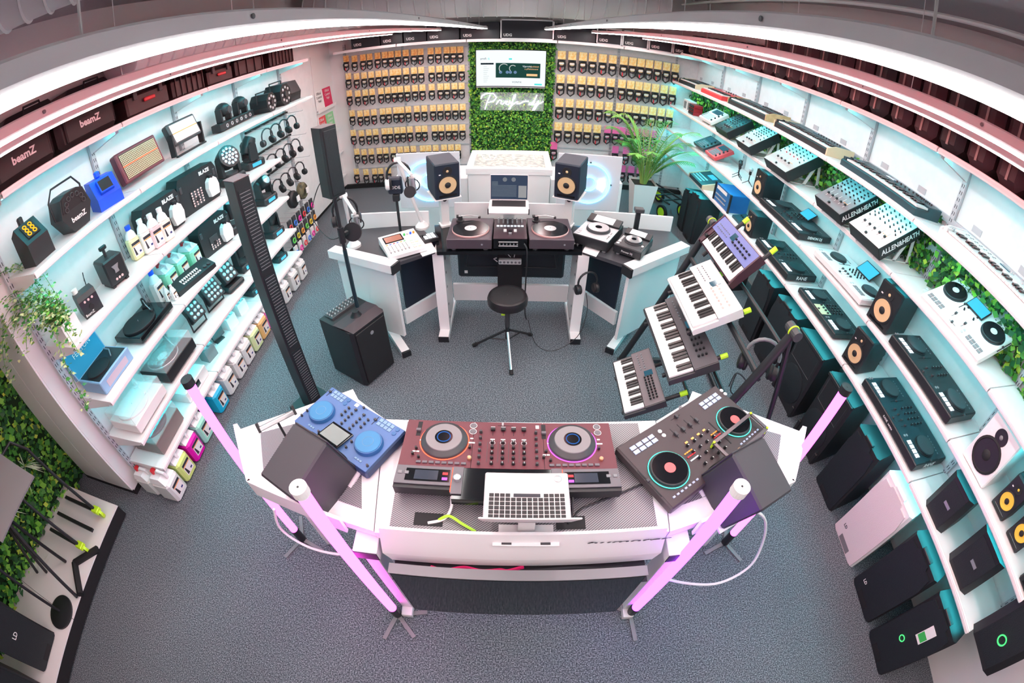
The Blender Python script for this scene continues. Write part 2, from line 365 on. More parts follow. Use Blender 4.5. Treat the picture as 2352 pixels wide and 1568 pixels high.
for i in range(7):
    y = -.24 + .515 + i*1.03
    stuff(moss('m', 700, (XR - .055, y, 1.73), (-1, 0, 0), (0, 1, 0), (0, 0, 1), .95, .30, .05, 20 + i, (4, 2, 5, 1), .10).o('moss_strip', LEAF[:4]), f'green moss and fern strip behind the mixers, {ORD[6-i]} bay from the cable wall', 'moss')
    stuff(moss('m', 160, (XR - .06, y, 1.985), (-1, 0, 0), (0, 1, 0), (0, 0, 1), .95, .05, .035, 40 + i, (4, 2, 4, 1), .05).o('moss_strip', LEAF[:4]), f'thin moss fringe behind the keyboards, {ORD[6-i]} bay from the cable wall', 'moss')
# ================================================================ device builders (local frame: x right, y back, z up, front at -y, origin at base centre)
KNOB = G().cyl((0, 0, 0), (0, 0, .011), .0075, .006, 10).box(-.0008, .0008, 0, .006, .011, .0116).o('knob_source', [BLACK]); 
C.objects.unlink(KNOB)
_cache = {}
def shared(key, fn):
    if key not in _cache:
        ob = fn(); C.objects.unlink(ob); _cache[key] = ob
    return _cache[key]
def put(key, fn, name, parent, loc, rot=None): return inst(shared(key, fn), name, parent, loc, rot)
KEYW = mat('white_key', (.84, .83, .81), .25); KEYB = mat('black_key', (.012, .012, .014), .25)
SCREEN = mat('dark_screen', (.01, .02, .03), .1, emit=(.05, .3, .45), es=.25)
SCRBLU = mat('blue_lit_screen', (.02, .1, .2), .1, emit=(.05, .5, .8), es=.8)
PADW = mat('white_lit_pad', (.75, .78, .8), .4, emit=(.8, .9, 1), es=.35)
PADG = mat('grey_pad', (.16, .18, .2), .5)
def knobs(pts, m, parent, name='knobs', r=.0075, h=.012, cap=None, n=8):
    g = G()
    for x, y, z in pts: g.cyl((x, y, z), (x, y, z + h), r, r*.8, n)
    ob = g.o(name, m, parent)
    if len(pts) > 3: ob['kind'] = 'stuff'
    if cap:
        k = G()
        for x, y, z in pts: k.box(x - .0012, x + .0012, y, y + r*.8, z + h, z + h + .0008)
        k = k.o('knob_marks', cap, ob)
    return ob
def rects(pts, m, parent, name, d=.003):
    """small flat buttons / pads: (x, y, w, h, z)"""
    g = G()
    for x, y, w_, h_, z in pts: g.box(x - w_/2, x + w_/2, y - h_/2, y + h_/2, z, z + d)
    ob = g.o(name, m, parent)
    if len(pts) > 3: ob['kind'] = 'stuff'
    return ob
def grid(x0, y0, nx, ny, dx, dy): return [(x0 + i*dx, y0 + j*dy) for j in range(ny) for i in range(nx)]
def keybed(parent, x0, x1, y0, y1, z, nwhite, start=0):
    """single keys, white then black, from x0 to x1; start = scale degree of the first white key (0 = C)"""
    p = (x1 - x0)/nwhite; L = y1 - y0; key = (round(p, 5), round(L, 4))
    wf = lambda: G().box(-p*.47, p*.47, 0, L, -.008, .006, .001).o('white_key', KEYW)
    bf = lambda: G().ext([(0, 0), (.006, .012), (L*.62, .012), (L*.62, 0)], -p*.28, p*.28).o('black_key', KEYB)
    for i in range(nwhite):
        put(('w',) + key, wf, 'white_key', parent, (x0 + p*(i + .5), y0, z))
        if i < nwhite - 1 and (i + start) % 7 not in (2, 6):
            put(('b',) + key, bf, 'black_key', parent, (x0 + p*(i + 1), y0 + L*.38, z + .006))
def keyboard(name, label, loc, rz, w_, d, h, nwhite, body, face, rx=0.0, cheek=None, nk=(8, 2), slid=0, screen=True, keyfrac=.52, left=.04, group=None, start=0, pads=0, knobm=None, tx=None, accent=None):
    t = thing(name, label, 'keyboard', loc, rz, group, rx)
    yb = -d/2; kd = d*keyfrac
    G().ext([(yb, 0), (-yb, 0), (-yb, h), (yb + kd, h*.93), (yb + kd, h*.62), (yb + .012, h*.62), (yb, h*.5)], -w_/2, w_/2).o('case', body, t)
    cw = .014
    if cheek is not None:
        for s in (-1, 1):
            G().ext([(yb - .004, 0), (-yb + .004, 0), (-yb + .004, h + .006), (yb + kd*.6, h + .002), (yb - .004, h*.72)], s*w_/2 - cw/2, s*w_/2 + cw/2).o('end_cheek', cheek, t)
    G().ext([(yb + kd, h*.93), (-yb - .004, h), (-yb - .004, h + .002), (yb + kd, h*.93 + .002)], -w_/2 + .008, w_/2 - .008).o('control_panel', face, t)
    keybed(t, -w_/2 + .012 + left, w_/2 - .014, yb + .012, yb + kd - .004, h*.62 + .01, nwhite, start)
    if left > .03:
        G().box(-w_/2 + .01, -w_/2 + left, yb + .01, yb + kd, h*.62, h*.9).o('wheel_block', body, t)
        for i in (0, 1): G().cyl((-w_/2 + .012 + left*.3 + i*left*.3, yb + kd*.5, h*.9), (-w_/2 + .02 + left*.3 + i*left*.3, yb + kd*.5, h*.9), left*.28, n=12).o('pitch_wheel', knobm or BLACK, t)
    zt = h + .001; pd = d - kd
    g = grid(w_*.02, yb + kd + pd*.35, nk[0], nk[1], w_*.42/max(1, nk[0]), pd*.4/max(1, nk[1] - .5))
    knobs([(x, y, zt) for x, y in g], knobm or BLACK, t, r=min(.008, w_*.42/nk[0]*.3), h=.014)
    rects([(x, y, .012, .007, zt) for x, y in grid(-w_*.42, yb + kd + pd*.28, 7, 2, w_*.045, pd*.22)], accent or PADG, t, 'buttons')
    if pads: rects([(x, y, .018, .016, zt) for x, y in grid(-w_*.1, yb + kd + pd*.3, pads, 2, .021, .022)], PADW, t, 'pads')
    if screen: G().box(-w_*.09, w_*.0, -yb - pd*.62, -yb - pd*.2, h - .002, h + .004).o('screen', SCREEN, t)
    if slid: rects([(x, y, .006, .012, zt) for x, y in grid(w_*.25, -yb - pd*.5, slid, 1, .02, 1)], BLACK, t, 'faders', .012)
    if tx: txt(tx, pd*.2, t, PAPER, (w_*.33, yb + kd + pd*.12, h + .003))
    return t
def jog(parent, x, y, z, r, body, topm, ringm=None, h=.016, lab=None, name='jog_wheel'):
    j = G().lathe([(r*1.06, 0), (r*1.06, h*.3), (r, h*.4), (r, h), (r*.93, h*1.15)], 32).o(name, body, parent, True, (x, y, z))
    G().lathe([(r*.93, 0), (r*.93, h*.12), (r*.3, h*.12)], 32).o('platter_top', topm, j, True, (0, 0, h*1.1))
    if ringm: G().ring((0, 0, 0), r*1.08, .0022, n=40, k=5).o('light_ring', ringm, j, False, (0, 0, h*.35))
    if lab: G().lathe([(r*.3, 0), (r*.3, .001)], 20).o('centre_display', lab, j, False, (0, 0, h*1.24))
    return j
def controller(name, label, loc, rz, w_, d, h, body, face, jr=.075, jy=.0, jx=.3, rx=0.0, pads=(4, 2), screen=None, jogm=None, jtop=None, ring=None, nk=4, group=None, padm=None, side=None, front=None, mx=.2, txm=None, feet=True, cap=None, knobm=None, lab=None, padrow=False):
    t = thing(name, label, 'dj controller', loc, rz, group, rx)
    f = .014 if feet else 0
    if feet:
        for a in (-1, 1):
            for b in (-1, 1): G().cyl((a*(w_/2 - .05), b*(d/2 - .05), 0), (a*(w_/2 - .05), b*(d/2 - .05), f), .02, n=12).o('foot', BLACK, t)
    G().box(-w_/2, w_/2, -d/2, d/2, f, h, .006).o('chassis', body, t)
    G().box(-w_/2 + .006, w_/2 - .006, -d/2 + .006, d/2 - .006, h, h + .002).o('faceplate', face, t)
    z = h + .002; jogm = jogm or BLACK; jtop = jtop or DARK
    for s in (-1, 1):
        jog(t, s*jx*w_, jy*d, z, jr, jogm, jtop, ring, lab=lab)
        # deck pads nearest the player, transport buttons, tempo fader
        px = s*jx*w_; py = -d*.5 + .045; pw = .85*2*jr/pads[0]
        for x, y in grid(px - pw*(pads[0] - 1)/2, py, pads[0], pads[1], pw, .024):
            put(('pad', round(pw, 3), (padm or PADW).name), lambda: G().box(-pw*.42, pw*.42, -.0095, .0095, 0, .004, .001).o('pad', padm or PADW), 'pad', t, (x, y, z))
        rects([(px + (i - 3)*jr*.28, jy*d + jr*1.28, .012, .008, z) for i in range(7)], padm or PADG, t, 'deck_buttons')
        for k in (0, 1): G().cyl((px - jr*1.3*1, py + k*.026, z), (px - jr*1.3, py + k*.026, z + .003), .010, n=14).o('cue_button' if k else 'play_button', LSILV if body is not BLACK else GREY, t)
        fx = px + jr*1.32
        G().box(fx - .003, fx + .003, jy*d - jr*.9, jy*d + jr*.9, z, z + .001).o('tempo_slot', BLACKM, t)
        G().box(fx - .007, fx + .007, jy*d - .02, jy*d - .006, z, z + .010, .001).o('tempo_fader', knobm or DARK, t)
    cols = [(i - (nk - 1)/2)*mx*w_/max(1, nk - 1)*.8 for i in range(nk)] if nk > 1 else [0]
    knobs([(x, d*(.30 - .105*j), z) for x in cols for j in range(4)], knobm or BLACK, t, r=.0075, h=.015, cap=cap or PAPER)
    for x in cols:
        G().box(x - .0015, x + .0015, -d*.33, -d*.16, z, z + .0008).o('fader_slot', BLACKM, t)
        G().box(x - .006, x + .006, -d*.25, -d*.25 + .02, z, z + .013, .001).o('channel_fader', knobm or DARK, t)
    G().box(-.03, .03, -d*.42 - .0015, -d*.42 + .0015, z, z + .0008).o('crossfader_slot', BLACKM, t)
    G().box(-.01, .002, -d*.42 - .009, -d*.42 + .009, z, z + .012, .001).o('crossfader', knobm or DARK, t)
    if screen:
        sx, sy, sw, sd, tilt = screen
        s_ = G(T(sx*w_, sy*d, z) @ RX(tilt)).box(-sw/2, sw/2, 0, sd, 0, .012, .002).o('screen', BLACK, t)
        G(T(sx*w_, sy*d, z) @ RX(tilt)).box(-sw*.46, sw*.46, sd*.06, sd*.94, .012, .0128).o('display', SCRBLU, s_)
    if side: txt(side, .05 if len(side) < 8 else .035, t, txm or PAPER, (w_/2 + .0008, 0, h*.55), (pi/2, 0, pi/2), bold=.0008)
    if front: txt(front, .022, t, txm or PAPER, (0, -d/2 - .0008, h*.55), (pi/2, 0, 0))
    return t
def mixer(name, label, loc, rz, w_, d, h, body, face, nch=4, rx=0.0, knobm=None, side=None, group=None, rows=6, cap=None, stand=True, redrow=False, sidem=None):
    t = thing(name, label, 'mixer', loc, rz, group)
    # the mixer leans on a sloped white stand, face towards the room
    a = rx; M = T(0, -d*.5*cos(a), .012) @ RX(a) @ T(0, d*.5, 0)
    G(M).box(-w_/2, w_/2, -d/2, d/2, 0, h, .003).o('chassis', body, t)
    G(M).box(-w_/2 + .003, w_/2 - .003, -d/2 + .003, d/2 - .003, h, h + .002).o('faceplate', face, t)
    z = h + .002; g = G(M); k = G(M); kr = G(M)
    for c in range(nch):
        x = (c - (nch - 1)/2)*w_*.16
        for r in range(rows):
            y = d*.44 - r*d*.088
            (kr if (redrow and r == rows - 1) else g).cyl((x, y, z), (x, y, z + .014), .0075, .006, 9); k.box(x - .001, x + .001, y, y + .006, z + .014, z + .0148)
        g.box(x - .007, x + .007, -d*.26, -d*.26 + .016, z, z + .014); k.box(x - .0012, x + .0012, -d*.32, -d*.10, z, z + .0006)
    for s in (-1, 1):
        for r in range(5):
            y = d*.42 - r*d*.12; g.cyl((s*w_*.41, y, z), (s*w_*.41, y, z + .014), .0065, .005, 9)
    g.box(-.012, .004, -d*.45, -d*.41, z, z + .013)
    o_ = g.o('knobs', knobm or BLACK, t); o_['kind'] = 'stuff'; k.o('markings', cap or PAPER, o_)
    if kr.v: kr.o('red_knobs', RED, t)['kind'] = 'stuff'
    for c in range(3): G(M).box(w_*.2 + c*.018, w_*.2 + c*.018 + .012, -d*.2, -d*.19, z, z + .002).o('button', ORANGE, t)
    if stand:
        for s in (-1, 1):
            q = G(); L = d*cos(a); Hh = d*sin(a) + .012; xs = s*w_*.3
            q.box(xs - .004, xs + .004, -L*.5, L*.72, 0, .008)
            q.add([(xs - .004, L*.12, .0), (xs + .004, L*.12, 0), (xs + .004, L*.22, 0), (xs - .004, L*.22, 0), (xs - .004, L*.40, Hh*.92), (xs + .004, L*.40, Hh*.92), (xs + .004, L*.5, Hh*.92), (xs - .004, L*.5, Hh*.92)],
                  [(0, 1, 5, 4), (1, 2, 6, 5), (2, 3, 7, 6), (3, 0, 4, 7), (4, 5, 6, 7)])
            q.add([(xs - .004, L*.6, .0), (xs + .004, L*.6, 0), (xs + .004, L*.7, 0), (xs - .004, L*.7, 0), (xs - .004, L*.5, Hh*.85), (xs + .004, L*.5, Hh*.85), (xs + .004, L*.58, Hh*.85), (xs - .004, L*.58, Hh*.85)],
                  [(0, 1, 5, 4), (1, 2, 6, 5), (2, 3, 7, 6), (3, 0, 4, 7), (4, 5, 6, 7)])
            q.o('stand_arm', WHITEP, t)
    if side:
        o2 = txt(side, h*.55, t, PAPER, (0, 0, 0), bold=.001); o2.parent = t
        o2.matrix_local = M @ T(w_/2 + .001, 0, h*.5) @ RZ(pi/2) @ RX(pi/2)
    return t
def monitor(name, label, loc, rz, w_, d, h, cone, rx=0.0, body=None, ry=0.0, group=None, portslot=True, white=False, cone_r=.36):
    t = thing(name, label, 'speaker', loc, rz, group, rx, ry); body = body or BLACK
    G().box(-w_/2, w_/2, -d/2, d/2, 0, h, .008).o('cabinet', body, t)
    G().box(-w_/2 + .004, w_/2 - .004, -d/2 - .008, -d/2, .004, h - .004, .004).o('baffle', body, t)
    y = -d/2 - .008; R = w_*cone_r; zc = h*.40 if h > w_*1.2 else h*.45
    wf = G(T(0, y, zc) @ RX(pi/2)).lathe([(R*1.16, 0), (R*1.16, .004), (R*1.02, .007), (R*.98, .003)], 28).o('woofer_surround', BLACKM, t, True)
    G(T(0, y, zc) @ RX(pi/2)).lathe([(R*.98, .0035), (R*.34, -.001 + .004), (R*.33, .004), (R*.001, .005)], 28, cap=False).o('woofer_cone', cone, wf, True)
    G(T(0, y, zc) @ RX(pi/2)).lathe([(R*.34, .005), (R*.26, .012), (R*.02, .016)], 20).o('dust_cap', BLACKM, wf, True)
    zt = h*.79
    tw = G(T(0, y, zt) @ RX(pi/2)).lathe([(w_*.19, 0), (w_*.18, .004), (w_*.1, .002)], 24).o('tweeter', BLACKM if not white else BLACK, t, True)
    G(T(0, y - .003, zt)).sph((0, 0, 0), w_*.055, 10, 6, 1, .5, 1).o('tweeter_dome', cone if not white else GREY, tw, True)
    if portslot: G().box(-w_*.36, w_*.36, y - .0012, y, h*.055, h*.12, .001).o('port', BLACKG, t)
    G().box(-w_*.34, -w_*.26, y - .001, y, h*.70, h*.73).o('badge', PAPER, t)
    return t
def pa_speaker(name, label, loc, rz, w_, d, h, m, grille, kind=0, rx=0.0, logo=None, group=None):
    t = thing(name, label, 'speaker', loc, rz, group, rx)
    # tapered trapezoid cabinet
    tp = .62
    G().prism([(-w_/2, -d/2 + .02), (-w_/2 + .02, -d/2), (w_/2 - .02, -d/2), (w_/2, -d/2 + .02), (w_/2*tp, d/2), (-w_/2*tp, d/2)], 0, h).o('cabinet', m, t)
    if kind == 0:   # full-height grille with cut corners and bar handle
        g = G(RX(pi/2)).prism([(-w_*.47, h*.03), (-w_*.38, .006), (w_*.38, .006), (w_*.47, h*.03), (w_*.47, h*.78), (w_*.40, h*.95), (w_*.22, h*.95), (w_*.18, h*.985), (-w_*.18, h*.985), (-w_*.22, h*.95), (-w_*.40, h*.95), (-w_*.47, h*.78)], d/2, d/2 + .012)
        g.o('grille', grille, t)
        hd = G().box(-w_*.16, w_*.16, -d/2 - .006, -d/2 + .03, h, h + .018, .004).o('handle', m, t)
        G().box(-w_*.2, w_*.2, -d/2 - .013, -d/2, h*.02, h*.09).o('lower_handle', BLACKM if m is not WHITEP else GREY, t)
    else:           # horn above a large round woofer grille
        G(T(0, -d/2, h*.33) @ RX(pi/2)).lathe([(w_*.43, 0), (w_*.43, .006), (w_*.38, .012), (w_*.01, .014)], 30).o('woofer_grille', grille, t, True)
        hr = G().add([(-w_*.4, -d/2 - .002, h*.62), (w_*.4, -d/2 - .002, h*.62), (w_*.4, -d/2 - .002, h*.95), (-w_*.4, -d/2 - .002, h*.95), (-w_*.1, -d/2 + .05, h*.74), (w_*.1, -d/2 + .05, h*.74), (w_*.1, -d/2 + .05, h*.84), (-w_*.1, -d/2 + .05, h*.84)],
                    [(0, 1, 5, 4), (1, 2, 6, 5), (2, 3, 7, 6), (3, 0, 4, 7), (4, 5, 6, 7)]).o('horn', DARK, t)
        for s in (-1, 1): G().box(s*w_*.46 - .016, s*w_*.46 + .016, -d/2 - .012, -d/2 + .01, .0, h*.18, .004).o('corner_foot', m, t)
        G().box(-w_*.5, w_*.5, -d/2 - .008, -d/2 + .01, h*.955, h, .004).o('top_rim', m, t)
    if logo: txt(logo[0], logo[1], t, logo[2], (logo[3], -d/2 - .0135, logo[4]), (pi/2, 0, 0), bold=.0006)
    return t
def moving_head(name, label, loc, rz, s=1.0, head=0.0, lens=None, turn=0.0, group=None, kind=0):
    """base, display, two yoke arms, tilting head with lens; s scales a .26 m wide fixture"""
    t = thing(name, label, 'moving head', loc, rz, group); lens = lens or mat('lens_glass', (.5, .6, .65), .05, .3)
    b = .11*s
    G().box(-b, b, -b*.82, b*.82, 0, .075*s, .014*s).o('base', BLACK, t)
    dp = G().box(-b*.5, b*.5, -b*.82 - .002, -b*.82, .02*s, .055*s).o('display', SCRBLU, t)
    M = T(0, 0, .08*s) @ RZ(turn)
    G(M).cyl((0, 0, -.005), (0, 0, .012*s), .075*s, n=18).o('turntable_disc', DARK, t)
    for q in (-1, 1):
        G(M).ext([(-.045*s, .0), (.045*s, 0), (.038*s, .15*s), (.015*s, .175*s), (-.015*s, .175*s), (-.038*s, .15*s)], q*.085*s - .014*s, q*.085*s + .014*s).o('yoke_arm', BLACK, t)
    H_ = M @ T(0, 0, .135*s) @ RX(head)
    if kind == 0:
        hd = G(H_ @ RX(pi/2)).lathe([(.035*s, -.085*s), (.06*s, -.07*s), (.066*s, -.02*s), (.064*s, .05*s), (.055*s, .085*s), (.048*s, .088*s)], 18).o('head', BLACK, t, True)
        G(H_ @ RX(pi/2)).lathe([(.044*s, .0885*s), (.03*s, .093*s), (.002, .095*s)], 18).o('lens', lens, hd, True)
    else:
        hd = G(H_ @ RX(pi/2)).lathe([(.045*s, -.06*s), (.088*s, -.045*s), (.098*s, .03*s), (.098*s, .06*s), (.088*s, .062*s)], 24).o('head', BLACK, t, True)
        g = G(H_ @ RX(pi/2))
        for R, n in ((0, 1), (.034*s, 6), (.066*s, 12)):
            for i in range(n): a = 6.283*i/n; g.lathe([(.0155*s, 0), (.013*s, .006*s), (.002*s, .008*s)], 8, (R*cos(a), R*sin(a), .062*s))
        g.o('led_lenses', lens, hd, True)
    return t
def box_label(parent, x, y, z, w_, h_, rot=(pi/2, 0, 0), name='label'):
    """printed product label: black head, amber stripe, white field"""
    M = T(x, y, z) @ RZ(rot[2]) @ RX(rot[0])
    g = G(M); g.box(-w_/2, w_/2, -h_/2, h_/2, 0, .0008); g.mt(1).box(-w_/2, w_/2, h_*.30, h_*.5, .0008, .0012); g.mt(2).box(-w_/2, w_/2, h_*.22, h_*.28, .0008, .0012)
    g.mt(1).add([(-w_*.42, -h_*.42, .0012), (-w_*.15, -h_*.42, .0012), (-w_*.30, h_*.18, .0012), (-w_*.42, h_*.18, .0012)], [(0, 1, 2, 3)]); g.mt(3).box(w_*.12, w_*.36, -h_*.36, -h_*.22, .0008, .0013)
    return g.o(name, [PAPER, INK, ORANGE, mat('dark_blue_print', (.03, .05, .2), .5)], parent)
def jerrycan(label, loc, rz, col, fill, s=1.0, cap=None, group='fluid canisters under the lowest left shelf'):
    t = thing('jerrycan', label, 'canister', loc, rz, group)
    w_, d, h = .165*s, .2*s, .27*s
    cm = mat('can_' + col, fill, .35, alpha=.93 if fill[0] > .7 else 1.0)
    G().box(-w_/2, w_/2, -d/2, d/2, 0, h*.78, .022*s).o('body', cm, t)
    sh = mat('clear_plastic_shoulder', (.80, .84, .85), .3)
    G().add([(-w_*.46, -d*.42, h*.775), (w_*.46, -d*.42, h*.775), (w_*.46, d*.46, h*.775), (-w_*.46, d*.46, h*.775), (-w_*.36, -d*.1, h*.93), (w_*.36, -d*.1, h*.93), (w_*.36, d*.4, h*.93), (-w_*.36, d*.4, h*.93)],
            [(0, 1, 5, 4), (1, 2, 6, 5), (2, 3, 7, 6), (3, 0, 4, 7), (4, 5, 6, 7)]).o('shoulder', sh, t)
    G().tube([(0, -d*.34, h*.82), (0, -d*.3, h*.99), (0, d*.02, h*1.05), (0, d*.2, h*.94)], .014*s, 8).o('handle', sh, t, True)
    G().cyl((0, d*.3, h*.93), (0, d*.3, h*1.04), .024*s, n=12).o('cap', cap or RED, t)
    box_label(t, .005, -d/2 - .0005, h*.4, w_*.6, h*.42)
    return t
def bottle(label, loc, rz, fill, cap, s=1.0, group=None, tall=1.0):
    t = thing('bottle', label, 'bottle', loc, rz, group); cm = mat('bottle_%d%d%d' % tuple(int(c*99) for c in fill), fill, .35)
    r = .045*s; h = .23*s*tall
    G().box(-r, r, -r*.85, r*.85, 0, h*.68, .012*s).o('body', cm, t)
    G().lathe([(r*.95, h*.675), (r*.75, h*.82), (r*.42, h*.90), (r*.40, h*.93)], 12).o('neck', mat('clear_plastic_shoulder', (.80, .84, .85), .3), t, True)
    G().cyl((0, 0, h*.92), (0, 0, h*1.05), r*.48, n=12).o('cap', cap, t)
    box_label(t, 0, -r*.85 - .0005, h*.34, r*1.5, h*.42)
    return t
def headphones(label, loc, rz, m=None, s=1.0, rx=0.0, cup=None, group=None, band=None, ry=0.0):
    """hanging from the top of the headband (origin at band top)"""
    t = thing('headphones', label, 'headphones', loc, rz, group, rx, ry); m = m or BLACK
    pts = [(-.078*s*cos(a) , 0, -.085*s + .085*s*sin(a)) for a in [pi*i/10 for i in range(11)]]
    G().tube([(p[0], p[1], p[2]) for p in pts], .0085*s, 7).o('headband', band or m, t, True)
    for q in (-1, 1):
        G().box(q*.078*s - .006*s, q*.078*s + .006*s, -.008*s, .008*s, -.14*s, -.083*s, .003*s).o('yoke', m, t)
        M = T(q*.068*s, 0, -.150*s) @ RY(q*pi/2)
        c = G(M).lathe([(.036*s, 0), (.040*s, .008*s), (.038*s, .024*s), (.024*s, .03*s)], 18).o('ear_cup', cup or m, t, True)
        G(M).lathe([(.034*s, -.016*s), (.039*s, -.008*s), (.036*s, .0)], 18).o('cushion', BLACKM, c, True)
    return t
def turntable(name, label, loc, rz, w_, d, h, m, plat, rec=None, cover=False, arm=True, group=None, armm=None, strobe=False, feet=None):
    t = thing(name, label, 'turntable', loc, rz, group)
    f = .018 if feet is None else feet
    for a in (-1, 1):
        for b in (-1, 1): G().cyl((a*(w_/2 - .05), b*(d/2 - .045), 0), (a*(w_/2 - .05), b*(d/2 - .045), f), .022, n=12).o('foot', GREY, t)
    G().box(-w_/2, w_/2, -d/2, d/2, f, h, .005).o('plinth', m, t)
    R = min(w_*.42, d*.44, .152); cx = -w_/2 + R + .022 if arm == 'right' else 0; cy = -d/2 + R + .02 if arm != 'right' else 0
    p = G().lathe([(R, 0), (R*1.01, .006), (R*1.01, .012), (R*.99, .015)], 40).o('platter', plat, t, True, (cx, cy, h))
    if rec: 
        G().lathe([(R*.98, 0), (R*.98, .002), (R*.36, .002)], 40).o('record', rec, p, False, (0, 0, .0152)); G().lathe([(R*.33, 0), (R*.33, .0006)], 24).o('record_label', LSILV, p, False, (0, 0, .0174))
    G().cyl((0, 0, .015), (0, 0, .026), .003, n=8).o('spindle', SILVER, p)
    am = armm or BLACK
    if arm == 'right': ax, ay, ex, ey = w_/2 - .05, d/2 - .06, cx + R*.72, -d*.22
    else: ax, ay, ex, ey = -w_/2 + .075, d/2 - .07, w_/2 - .12, d/2 - .05
    a_ = G().lathe([(.034, 0), (.034, .012), (.02, .016), (.018, .05)], 16).o('tonearm_base', am, t, True, (ax, ay, h))
    dx, dy = ex - ax, ey - ay
    G().tube([(-dx*.16, -dy*.16, .048), (0, 0, .05), (dx*.5, dy*.5 + .012, .048), (dx, dy, .034)], .0042, 6).o('tonearm', SILVER if armm is None else am, a_, True)
    G().cyl((-dx*.2, -dy*.2, .048), (-dx*.08, -dy*.08, .048), .014, n=12).o('counterweight', am, a_)
    G().box(dx - .01, dx + .01, dy - .012, dy + .012, .022, .038, .003).o('headshell', am, a_)
    if cover:
        g = G(); hh = h + .075; tk = .003; x0, x1, y0, y1 = -w_/2 + .004, w_/2 - .004, -d/2 + .004, d/2 - .004
        g.box(x0, x1, y0, y1, hh, hh + tk).box(x0, x0 + tk, y0, y1, h + .001, hh).box(x1 - tk, x1, y0, y1, h + .001, hh).box(x0, x1, y0, y0 + tk, h + .001, hh).box(x0, x1, y1 - tk, y1, h + .001, hh)
        g.o('dust_cover', GLASS, t)
    return t
# ================================================================ front console
CARBON = mat('grey_carbon_worktop', (.19, .19, .20), .35)
def carbonize(m):
    nt = m.node_tree; b = nt.nodes['Principled BSDF']; tc = nt.nodes.new('ShaderNodeTexCoord'); mp = nt.nodes.new('ShaderNodeMapping'); mp.inputs['Rotation'].default_value = (0, 0, .9)
    wv = nt.nodes.new('ShaderNodeTexWave'); wv.inputs['Scale'].default_value = 42; r = nt.nodes.new('ShaderNodeValToRGB')
    r.color_ramp.elements[0].color = (.06, .06, .07, 1); r.color_ramp.elements[1].color = (.36, .35, .36, 1)
    nt.links.new(tc.outputs['Object'], mp.inputs[0]); nt.links.new(mp.outputs[0], wv.inputs[0]); nt.links.new(wv.outputs['Fac'], r.inputs[0]); nt.links.new(r.outputs[0], b.inputs['Base Color'])
carbonize(CARBON)
ZD = 1.0
fd = thing('dj_console', 'white front console with grey ribbed worktops and angled wings', 'desk', (0, 0, 0))
def poly(name, pts, z0, z1, m, par): return G().prism(pts, z0, z1).o(name, m, par)
poly('centre_frame', [(-.50, .645), (.61, .66), (.66, 1.215), (-.56, 1.20)], ZD - .05, ZD, SHELF, fd)
poly('left_wing', [(-1.311, 1.062), (-1.10, .77), (-.505, .65), (-.565, 1.20), (-.724, 1.31), (-.77, 1.375)], ZD - .05, ZD, SHELF, fd)
poly('right_wing', [(1.453, 1.099), (.903, 1.397), (.86, 1.33), (.665, 1.212), (.615, .66), (1.24, .80)], ZD - .05, ZD, SHELF, fd)
poly('worktop', [(-.445, .665), (.565, .67), (.572, 1.20), (-.456, 1.19)], ZD, ZD + .004, CARBON, fd)
poly('worktop', [(-1.17, 1.06), (-1.07, .86), (-.57, .74), (-.69, 1.27)], ZD, ZD + .004, CARBON, fd)
poly('worktop', [(1.31, 1.09), (1.20, .90), (.68, .77), (.80, 1.30)], ZD, ZD + .004, CARBON, fd)
pn = G().add([(-.47, .64, 1.055), (.585, .65, 1.055), (.60, .612, .90), (-.485, .602, .90), (.575, .606, .85), (-.455, .596, .85), (-.47, .652, 1.055), (.585, .662, 1.055), (.60, .63, .85), (-.485, .62, .85)],
             [(0, 3, 2, 1), (3, 5, 4, 2), (0, 1, 7, 6), (6, 7, 8, 9), (5, 9, 8, 4), (1, 2, 4, 8, 7), (0, 6, 9, 5, 3)]).o('front_panel', SHELF, fd)
txt('humpter', .075, pn, INK, (.44, .6315, 1.0), (radians(104), 0, 0), 'brand_lettering', shear=.25, sx=1.25)
for x, s in ((-.55, -1), (.67, 1)):
    G().box(x - .05, x + .05, .585, .70, .86, .93, .003).o('corner_beam', SHELF, fd); G().box(x - .048, x + .048, .581, .585, .865, .925).o('beam_cap', BLACK, fd)
    G().box(x - .03, x + .03, .60, .68, .03, .86, .003).o('leg', SHELF, fd); G().box(x - .03, x + .03, .55, 1.05, 0, .05, .003).o('leg_foot', SHELF, fd)
for x, y, a in ((-1.10, .98, 1), (1.22, 1.0, 1), (-.68, 1.22, 1), (.82, 1.25, 1)):
    G().box(x - .03, x + .03, y - .03, y + .03, 0, ZD - .05, .003).o('leg', SHELF, fd)
for pts in ([(-1.311, 1.055), (-1.10, .765), (-1.085, .775), (-1.29, 1.065)], [(1.453, 1.09), (1.24, .795), (1.225, .805), (1.43, 1.10)], [(-1.10, .765), (-.63, .655), (-.63, .67), (-1.095, .78)], [(1.24, .795), (.73, .66), (.73, .675), (1.235, .81)]):
    poly('wing_lip', pts, ZD - .06, ZD + .05, SHELF, fd)
G().box(-.45, .55, .64, .66, .62, .86).o('cable_tray_back', DARK, fd); G().box(-.45, .55, .52, .66, .82, .826).o('cable_tray', BLACKM, fd)
for x in (-.30, .23): G().box(x - .055, x + .055, .69, .745, ZD + .004, ZD + .006).o('cable_port', BLACKM, fd)
